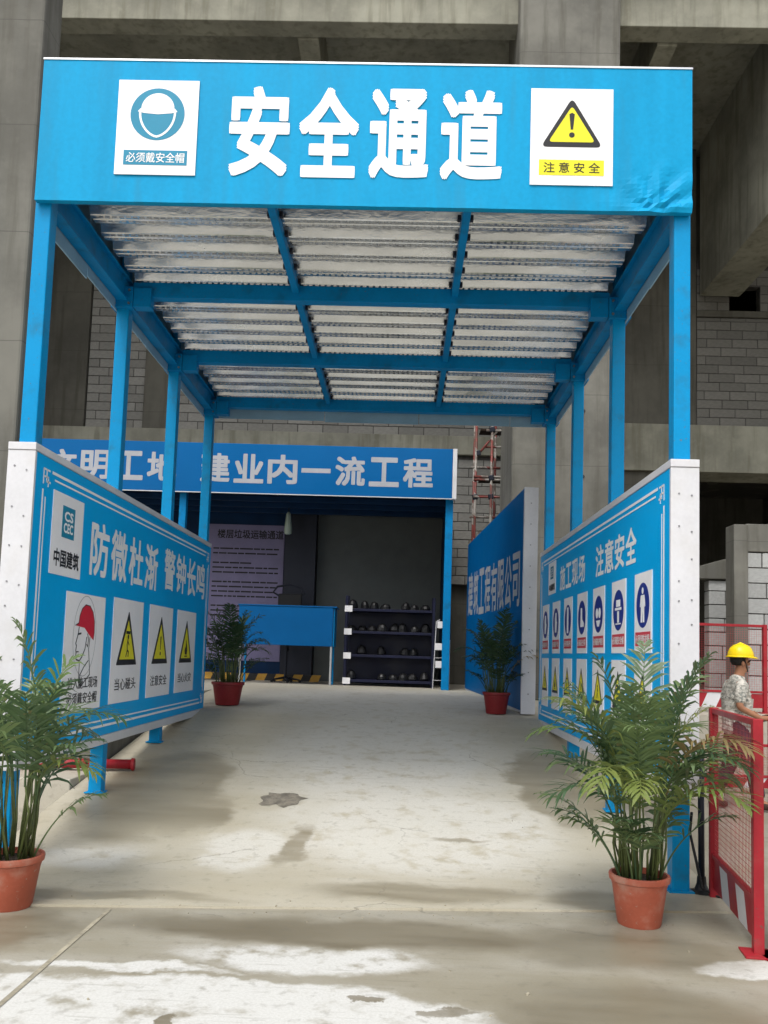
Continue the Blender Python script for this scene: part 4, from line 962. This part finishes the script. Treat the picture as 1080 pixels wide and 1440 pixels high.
def palm(label, loc, seed, pot_r, pot_h, height, spread, nf, pmat, leafmat, cane_h=(0.35, 0.75), lmax=0.27, lean=(0, 0), pale=0.2, droop=1.0):
    r = random.Random(seed); x, y, z = loc
    t = thing('potted_palm', label, 'potted plant', loc, 'potted palms')
    rb_, rt = pot_r*0.74, pot_r*0.94
    prof = [(rb_*0.96, 0), (rb_, 0.012), (rt*0.985, pot_h*0.80), (rt, pot_h*0.80), (rt*1.01, pot_h*0.86), (pot_r*1.02, pot_h*0.88), (pot_r*1.04, pot_h*0.97), (pot_r*1.02, pot_h), (pot_r*0.93, pot_h), (pot_r*0.90, pot_h*0.90), (pot_r*0.88, pot_h*0.86)]
    pot = MB().lathe((x, y, z), prof, 40).build('pot', pmat, t, smooth=True)
    md_ = pot.modifiers.new('split', 'EDGE_SPLIT'); md_.split_angle = R(40)
    bm = MB(); nn_ = 24; vs = [(x, y, z+pot_h*0.93)]
    for rr_ in (0.45, 0.86):
        vs += [(x+pot_r*rr_*math.cos(2*math.pi*j/nn_), y+pot_r*rr_*math.sin(2*math.pi*j/nn_), z+pot_h*(0.92 if rr_ < 0.8 else 0.885)+r.uniform(-0.006, 0.006)) for j in range(nn_)]
    fs = [(0, 1+j, 1+(j+1) % nn_) for j in range(nn_)]+[(1+j, 1+nn_+j, 1+nn_+(j+1) % nn_, 1+(j+1) % nn_) for j in range(nn_)]
    bm.add(vs, fs); bm.build('soil', M['soil'], t)
    for i in range(nf):
        a = 2*math.pi*(i*0.618+r.uniform(-0.08, 0.08)); f_ = (i+0.5)/nf          # inner fronds upright, outer ones arch low
        rad0 = pot_r*0.72*math.sqrt(r.uniform(0.05, 1))
        b0 = Vector((x+rad0*math.cos(a), y+rad0*math.sin(a), z+pot_h*0.9))
        hh = height-pot_h
        ch_ = hh*(0.50-0.16*f_)*r.uniform(0.62, 1.12)
        tilt = 0.03+0.13*f_+r.uniform(-0.05, 0.12)
        dv = Vector((math.cos(a)*tilt+lean[0]*0.12, math.sin(a)*tilt+lean[1]*0.12, 1)).normalized()
        top = b0+dv*ch_
        mid_ = b0.lerp(top, r.uniform(0.35, 0.65))+Vector((r.uniform(-0.03, 0.03), r.uniform(-0.03, 0.03), 0))
        MB().tube([b0, mid_, top], [0.008, 0.0065, 0.005], 6).build('cane', M['cane'], t, smooth=True)
        L = hh*(0.58-0.10*f_)*r.uniform(0.72, 1.15)
        tl = 0.06+spread*f_*r.uniform(0.6, 1.3)
        dd = Vector((math.cos(a)*tl+lean[0]*0.3, math.sin(a)*tl+lean[1]*0.3, 1)).normalized()
        bend = (0.4+1.8*f_*r.uniform(0.5, 1.5))*droop
        bm = MB(); frond(bm, top-dd*0.02, dd, L, bend, lmax*r.uniform(0.8, 1.15), r, start=r.uniform(0.12, 0.25))
        mm = M['leaf_pale'] if (r.random() < pale and leafmat is M['leaf']) else leafmat
        if f_ > 0.6 and r.random() < 0.10: mm = M['leaf_dry']
        bm.build('frond', mm, t)
    for i in range(nf//4):                                                       # young low shoots among the canes
        a = r.uniform(0, 6.28); b0 = Vector((x+pot_r*0.65*math.cos(a), y+pot_r*0.65*math.sin(a), z+pot_h*0.88))
        dd = Vector((math.cos(a)*0.35, math.sin(a)*0.35, 1))
        bm = MB(); frond(bm, b0, dd, hh*r.uniform(0.35, 0.55), 1.1, lmax*0.7, r, start=0.45); bm.build('frond', leafmat, t)
palm('large potted palm in a terracotta pot in front of the right board', (1.917, -0.76, 0.0), 11, 0.178, 0.30, 1.68, 0.52, 40, M['terracotta'], M['leaf'], pale=0.28, lmax=0.29, lean=(0.0, 0), droop=1.05)
palm('large potted palm in a terracotta pot cut by the left edge', (-1.94, -0.90, 0.0), 29, 0.19, 0.31, 1.72, 0.42, 32, M['terracotta'], M['leaf'], pale=0.12, lmax=0.27, lean=(-0.40, 0), droop=1.1)
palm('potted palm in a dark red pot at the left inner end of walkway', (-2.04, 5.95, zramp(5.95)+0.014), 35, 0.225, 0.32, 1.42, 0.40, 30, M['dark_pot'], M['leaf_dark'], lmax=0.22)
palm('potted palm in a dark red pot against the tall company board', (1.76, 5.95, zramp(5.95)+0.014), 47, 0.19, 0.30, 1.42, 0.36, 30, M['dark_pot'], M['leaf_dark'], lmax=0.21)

# ------------------------------------------------------------------ dark patch of wet sand on the ramp
pt = MB()
r_ = random.Random(5); ring = []
for i in range(28):
    a = 2*math.pi*i/28; k = 1+0.5*noise.noise(Vector((math.cos(a)*2.2, math.sin(a)*2.2, 2)))+0.16*noise.noise(Vector((math.cos(a)*7, math.sin(a)*7, 5)))
    ring.append((-0.66+0.20*k*math.cos(a), 1.83+0.20*k*math.sin(a)))
vs_ = [(-0.66, 1.83, zramp(1.83)+0.020)]+[(x, y, zramp(y)+0.0165) for x, y in ring]
pt.add(vs_, [(0, 1+i, 1+(i+1) % 28) for i in range(28)])
M['sludge'] = mat('wet_mortar_spill', (0.19, 0.17, 0.135), 0.6, var=0.4, scale=14, fine=60, bstr=0.5)
pt.build('mortar_spill', M['sludge'], None, label='small dark mortar spill on the ramp floor', cat='spill')

# ------------------------------------------------------------------ the worker
def skinned(name, nodes, edges, material, parent, sub=2, root=0):
    """grow a continuous surface over a skeleton: nodes = {key: ((x,y,z), (rx, ry))}"""
    keys = list(nodes); idx = {k: i for i, k in enumerate(keys)}
    me = bpy.data.meshes.new('skeleton'); me.from_pydata([nodes[k][0] for k in keys], [(idx[a], idx[b]) for a, b in edges], [])
    o = bpy.data.objects.new('tmp_skin', me); C.objects.link(o)
    sm = o.modifiers.new('skin', 'SKIN'); sm.use_smooth_shade = True; sm.branch_smoothing = 0.4
    sv = me.skin_vertices[0].data
    for i, k in enumerate(keys):
        rr = nodes[k][1]; sv[i].radius = rr if isinstance(rr, tuple) else (rr, rr); sv[i].use_root = (i == root)
    s2 = o.modifiers.new('sub', 'SUBSURF'); s2.levels = sub; s2.render_levels = sub
    bpy.context.view_layer.update()
    dg = bpy.context.evaluated_depsgraph_get(); m2 = bpy.data.meshes.new_from_object(o.evaluated_get(dg))
    bpy.data.objects.remove(o); bpy.data.meshes.remove(me)
    m2.name = name; m2.materials.clear(); m2.materials.append(material)
    m2.polygons.foreach_set('use_smooth', [True]*len(m2.polygons))
    ob = bpy.data.objects.new(name, m2); link(ob, parent); return ob
PXW, PYW = 4.17, 3.52
def W(x, y, z): return (PXW+x, PYW+y, z)     # the worker faces +X
pe = thing('person', 'worker in yellow helmet, grey camouflage shirt and dark trousers walking past fence', 'person', (PXW, PYW, 0))
nodes = {
 'pelvis': (W(0, 0, 0.93), (0.115, 0.14)), 'waist': (W(0.005, 0, 1.08), (0.10, 0.125)), 'chest': (W(0.01, 0, 1.28), (0.105, 0.14)), 'neckb': (W(0.02, 0, 1.45), (0.07, 0.085)),
 'neck': (W(0.035, 0, 1.51), 0.054), 'head0': (W(0.055, 0, 1.58), (0.075, 0.066)), 'head1': (W(0.06, 0, 1.66), (0.092, 0.075)), 'head2': (W(0.05, 0, 1.74), (0.078, 0.07)),
 'nose': (W(0.158, 0, 1.605), 0.014), 'chin': (W(0.118, 0, 1.535), 0.028),
 'shR': (W(0.0, -0.175, 1.40), 0.062), 'elR': (W(-0.06, -0.235, 1.14), 0.043), 'wrR': (W(0.17, -0.22, 1.03), 0.029), 'paR': (W(0.235, -0.215, 1.025), (0.020, 0.036)),
 'shL': (W(0.0, 0.175, 1.40), 0.062), 'elL': (W(-0.05, 0.23, 1.14), 0.043), 'wrL': (W(0.15, 0.18, 1.04), 0.029), 'paL': (W(0.215, 0.165, 1.04), (0.020, 0.036)),
 'hiR': (W(-0.01, -0.09, 0.88), 0.092), 'knR': (W(0.14, -0.09, 0.50), 0.062), 'anR': (W(0.21, -0.09, 0.11), 0.042), 'toR': (W(0.35, -0.09, 0.05), 0.035),
 'hiL': (W(-0.01, 0.09, 0.88), 0.092), 'knL': (W(-0.03, 0.09, 0.50), 0.062), 'anL': (W(-0.23, 0.09, 0.14), 0.042), 'toL': (W(-0.10, 0.09, 0.05), 0.035)}
edges = [('pelvis', 'waist'), ('waist', 'chest'), ('chest', 'neckb'), ('neckb', 'neck'), ('neck', 'head0'), ('head0', 'head1'), ('head1', 'head2'), ('head1', 'nose'), ('head0', 'chin')]
for s in 'RL':
    edges += [('chest', 'sh'+s), ('sh'+s, 'el'+s), ('el'+s, 'wr'+s), ('wr'+s, 'pa'+s), ('pelvis', 'hi'+s), ('hi'+s, 'kn'+s), ('kn'+s, 'an'+s), ('an'+s, 'to'+s)]
    b = Vector(nodes['pa'+s][0]); sg = -1 if s == 'R' else 1
    for i, (dz, l) in enumerate(((0.028, 0.062), (0.010, 0.072), (-0.009, 0.068), (-0.027, 0.054))):
        k1, k2 = f'f{s}{i}a', f'f{s}{i}b'
        nodes[k1] = (tuple(b+Vector((0.038+l*0.35, 0.012*-sg*-1, dz))), 0.0088)
        nodes[k2] = (tuple(b+Vector((0.045+l*0.55, -sg*0.034, dz-0.002))), 0.0076)
        edges += [('pa'+s, k1), (k1, k2)]
    nodes[f't{s}a'] = (tuple(b+Vector((0.005, -sg*0.030, 0.034))), 0.0105); nodes[f't{s}b'] = (tuple(b+Vector((0.045, -sg*0.046, 0.042))), 0.009)
    edges += [('pa'+s, f't{s}a'), (f't{s}a', f't{s}b')]
skinned('body', nodes, edges, M['skin'], pe, 2)
shirt = {k: (nodes[k][0], None) for k in ('pelvis', 'waist', 'chest', 'neckb', 'shR', 'shL', 'elR', 'elL')}
def lerp(a, b, f_): return tuple(Vector(a).lerp(Vector(b), f_))
sn = {'hem': (W(0.0, 0, 0.80), (0.165, 0.185)), 'waist': (W(0.012, 0, 1.05), (0.168, 0.185)), 'chest': (W(0.01, 0, 1.28), (0.158, 0.185)), 'neckb': (W(0.018, 0, 1.45), (0.085, 0.10)), 'col': (W(0.03, 0, 1.495), (0.066, 0.066))}
se = [('hem', 'waist'), ('waist', 'chest'), ('chest', 'neckb'), ('neckb', 'col')]
for s in 'RL':
    sn['sh'+s] = (nodes['sh'+s][0], 0.080); sn['sl'+s] = (lerp(nodes['sh'+s][0], nodes['el'+s][0], 0.55), 0.068); sn['cu'+s] = (lerp(nodes['sh'+s][0], nodes['el'+s][0], 0.92), 0.064)
    se += [('chest', 'sh'+s), ('sh'+s, 'sl'+s), ('sl'+s, 'cu'+s)]
skinned('shirt', sn, se, M['shirt'], pe, 2, root=1)
tn = {'top': (W(0, 0, 1.06), (0.128, 0.15)), 'pelvis': (W(0, 0, 0.90), (0.135, 0.155))}; te = [('top', 'pelvis')]
for s in 'RL':
    tn['hi'+s] = (nodes['hi'+s][0], 0.115); tn['th'+s] = (lerp(nodes['hi'+s][0], nodes['kn'+s][0], 0.5), 0.103); tn['kn'+s] = (nodes['kn'+s][0], 0.088); tn['ca'+s] = (lerp(nodes['kn'+s][0], nodes['an'+s][0], 0.5), 0.083); tn['an'+s] = (lerp(nodes['kn'+s][0], nodes['an'+s][0], 0.96), 0.078)
    te += [('pelvis', 'hi'+s), ('hi'+s, 'th'+s), ('th'+s, 'kn'+s), ('kn'+s, 'ca'+s), ('ca'+s, 'an'+s)]
skinned('trousers', tn, te, M['trouser'], pe, 2, root=1)
for s in 'RL':
    a, b = nodes['an'+s][0], nodes['to'+s][0]
    sn = {'heel': ((a[0]-0.05, a[1], 0.052), (0.045, 0.045)), 'arch': ((a[0]+0.06, a[1], 0.058), (0.05, 0.047)), 'toe': ((a[0]+0.17, a[1], 0.042), (0.042, 0.040)), 'ank': ((a[0], a[1], 0.12), 0.05)}
    skinned('shoe', sn, [('heel', 'arch'), ('arch', 'toe'), ('arch', 'ank')], M['leather'], pe, 2, root=1)
# head details
bm = MB(); c0 = Vector(W(0.05, 0, 1.695))
prof = [(0.128, 0.0), (0.132, 0.012), (0.124, 0.05), (0.105, 0.095), (0.07, 0.128), (0.03, 0.142), (0.004, 0.145)]
n = 28; vs_ = []
for rr, zz in prof:
    for j in range(n):
        a = 2*math.pi*j/n; vs_.append(tuple(c0+Vector((rr*1.10*math.cos(a), rr*0.92*math.sin(a), zz))))
fs = [(i*n+j, i*n+(j+1) % n, (i+1)*n+(j+1) % n, (i+1)*n+j) for i in range(len(prof)-1) for j in range(n)]+[tuple((len(prof)-1)*n+j for j in range(n))]
bm.add(vs_, fs); he = bm.build('helmet', M['helmet'], pe, smooth=True)
bm = MB(); vs_ = []
for rr, dz in ((0.120, 0.004), (0.150, -0.010), (0.152, -0.002), (0.124, 0.014)):
    for j in range(n):
        a = 2*math.pi*j/n; k = 1+0.16*max(0, math.cos(a))**2; vs_.append(tuple(c0+Vector((rr*1.08*k*math.cos(a), rr*0.92*math.sin(a), dz-0.012*max(0, math.cos(a))))))
fs = [(i*n+j, i*n+(j+1) % n, ((i+1) % 4)*n+(j+1) % n, ((i+1) % 4)*n+j) for i in range(4) for j in range(n)]
bm.add(vs_, fs); bm.build('brim', M['helmet'], he, smooth=True)
MB().tube([tuple(c0+Vector((0.10, 0, 0.105))), tuple(c0+Vector((0.0, 0, 0.150))), tuple(c0+Vector((-0.10, 0, 0.10)))], 0.012, 8).build('ridge', M['helmet'], he, smooth=True)
MB().tube([W(0.05, -0.085, 1.70), W(0.085, -0.078, 1.60), W(0.115, -0.03, 1.53), W(0.118, 0.03, 1.53), W(0.085, 0.078, 1.60), W(0.05, 0.085, 1.70)], 0.005, 6).build('strap', M['black_plastic'], he)
bm = MB(); bm.lathe(W(0.022, 0, 1.595), [(0.060, 0.0), (0.084, 0.035), (0.090, 0.08), (0.080, 0.11)], 20); bm.build('hair', M['hair'], pe, smooth=True)
for s in (-1, 1):
    bm = MB(); bm.lathe(W(0.045, s*0.078, 1.59), [(0.004, 0), (0.015, 0.012), (0.018, 0.04), (0.006, 0.055)], 10); bm.build('ear', M['skin'], pe, smooth=True)
    bm = MB(); bm.lathe(W(0.139, s*0.030, 1.638), [(0.003, 0.0), (0.010, 0.005), (0.010, 0.011), (0.003, 0.015)], 10); bm.build('eye', M['hair'], pe, smooth=True)
bm = MB(); bm.obox(W(0.139, 0, 1.572), (0.006, 0, 0), (0, 0.022, 0), (0, 0, 0.004)); bm.build('mouth', mat('lips', (0.22, 0.07, 0.05), 0.5), pe, bevel=0.002)
ph = MB(); ph.obox(W(0.275, -0.200, 1.035), (0.068, 0, 0.012), (0, 0.006, 0), (-0.006, 0, 0.034)); ph.build('mobile_phone', M['black_plastic'], None, bevel=0.005, label='small black phone held in the hand of the worker', cat='phone')
bpy.context.view_layer.update()
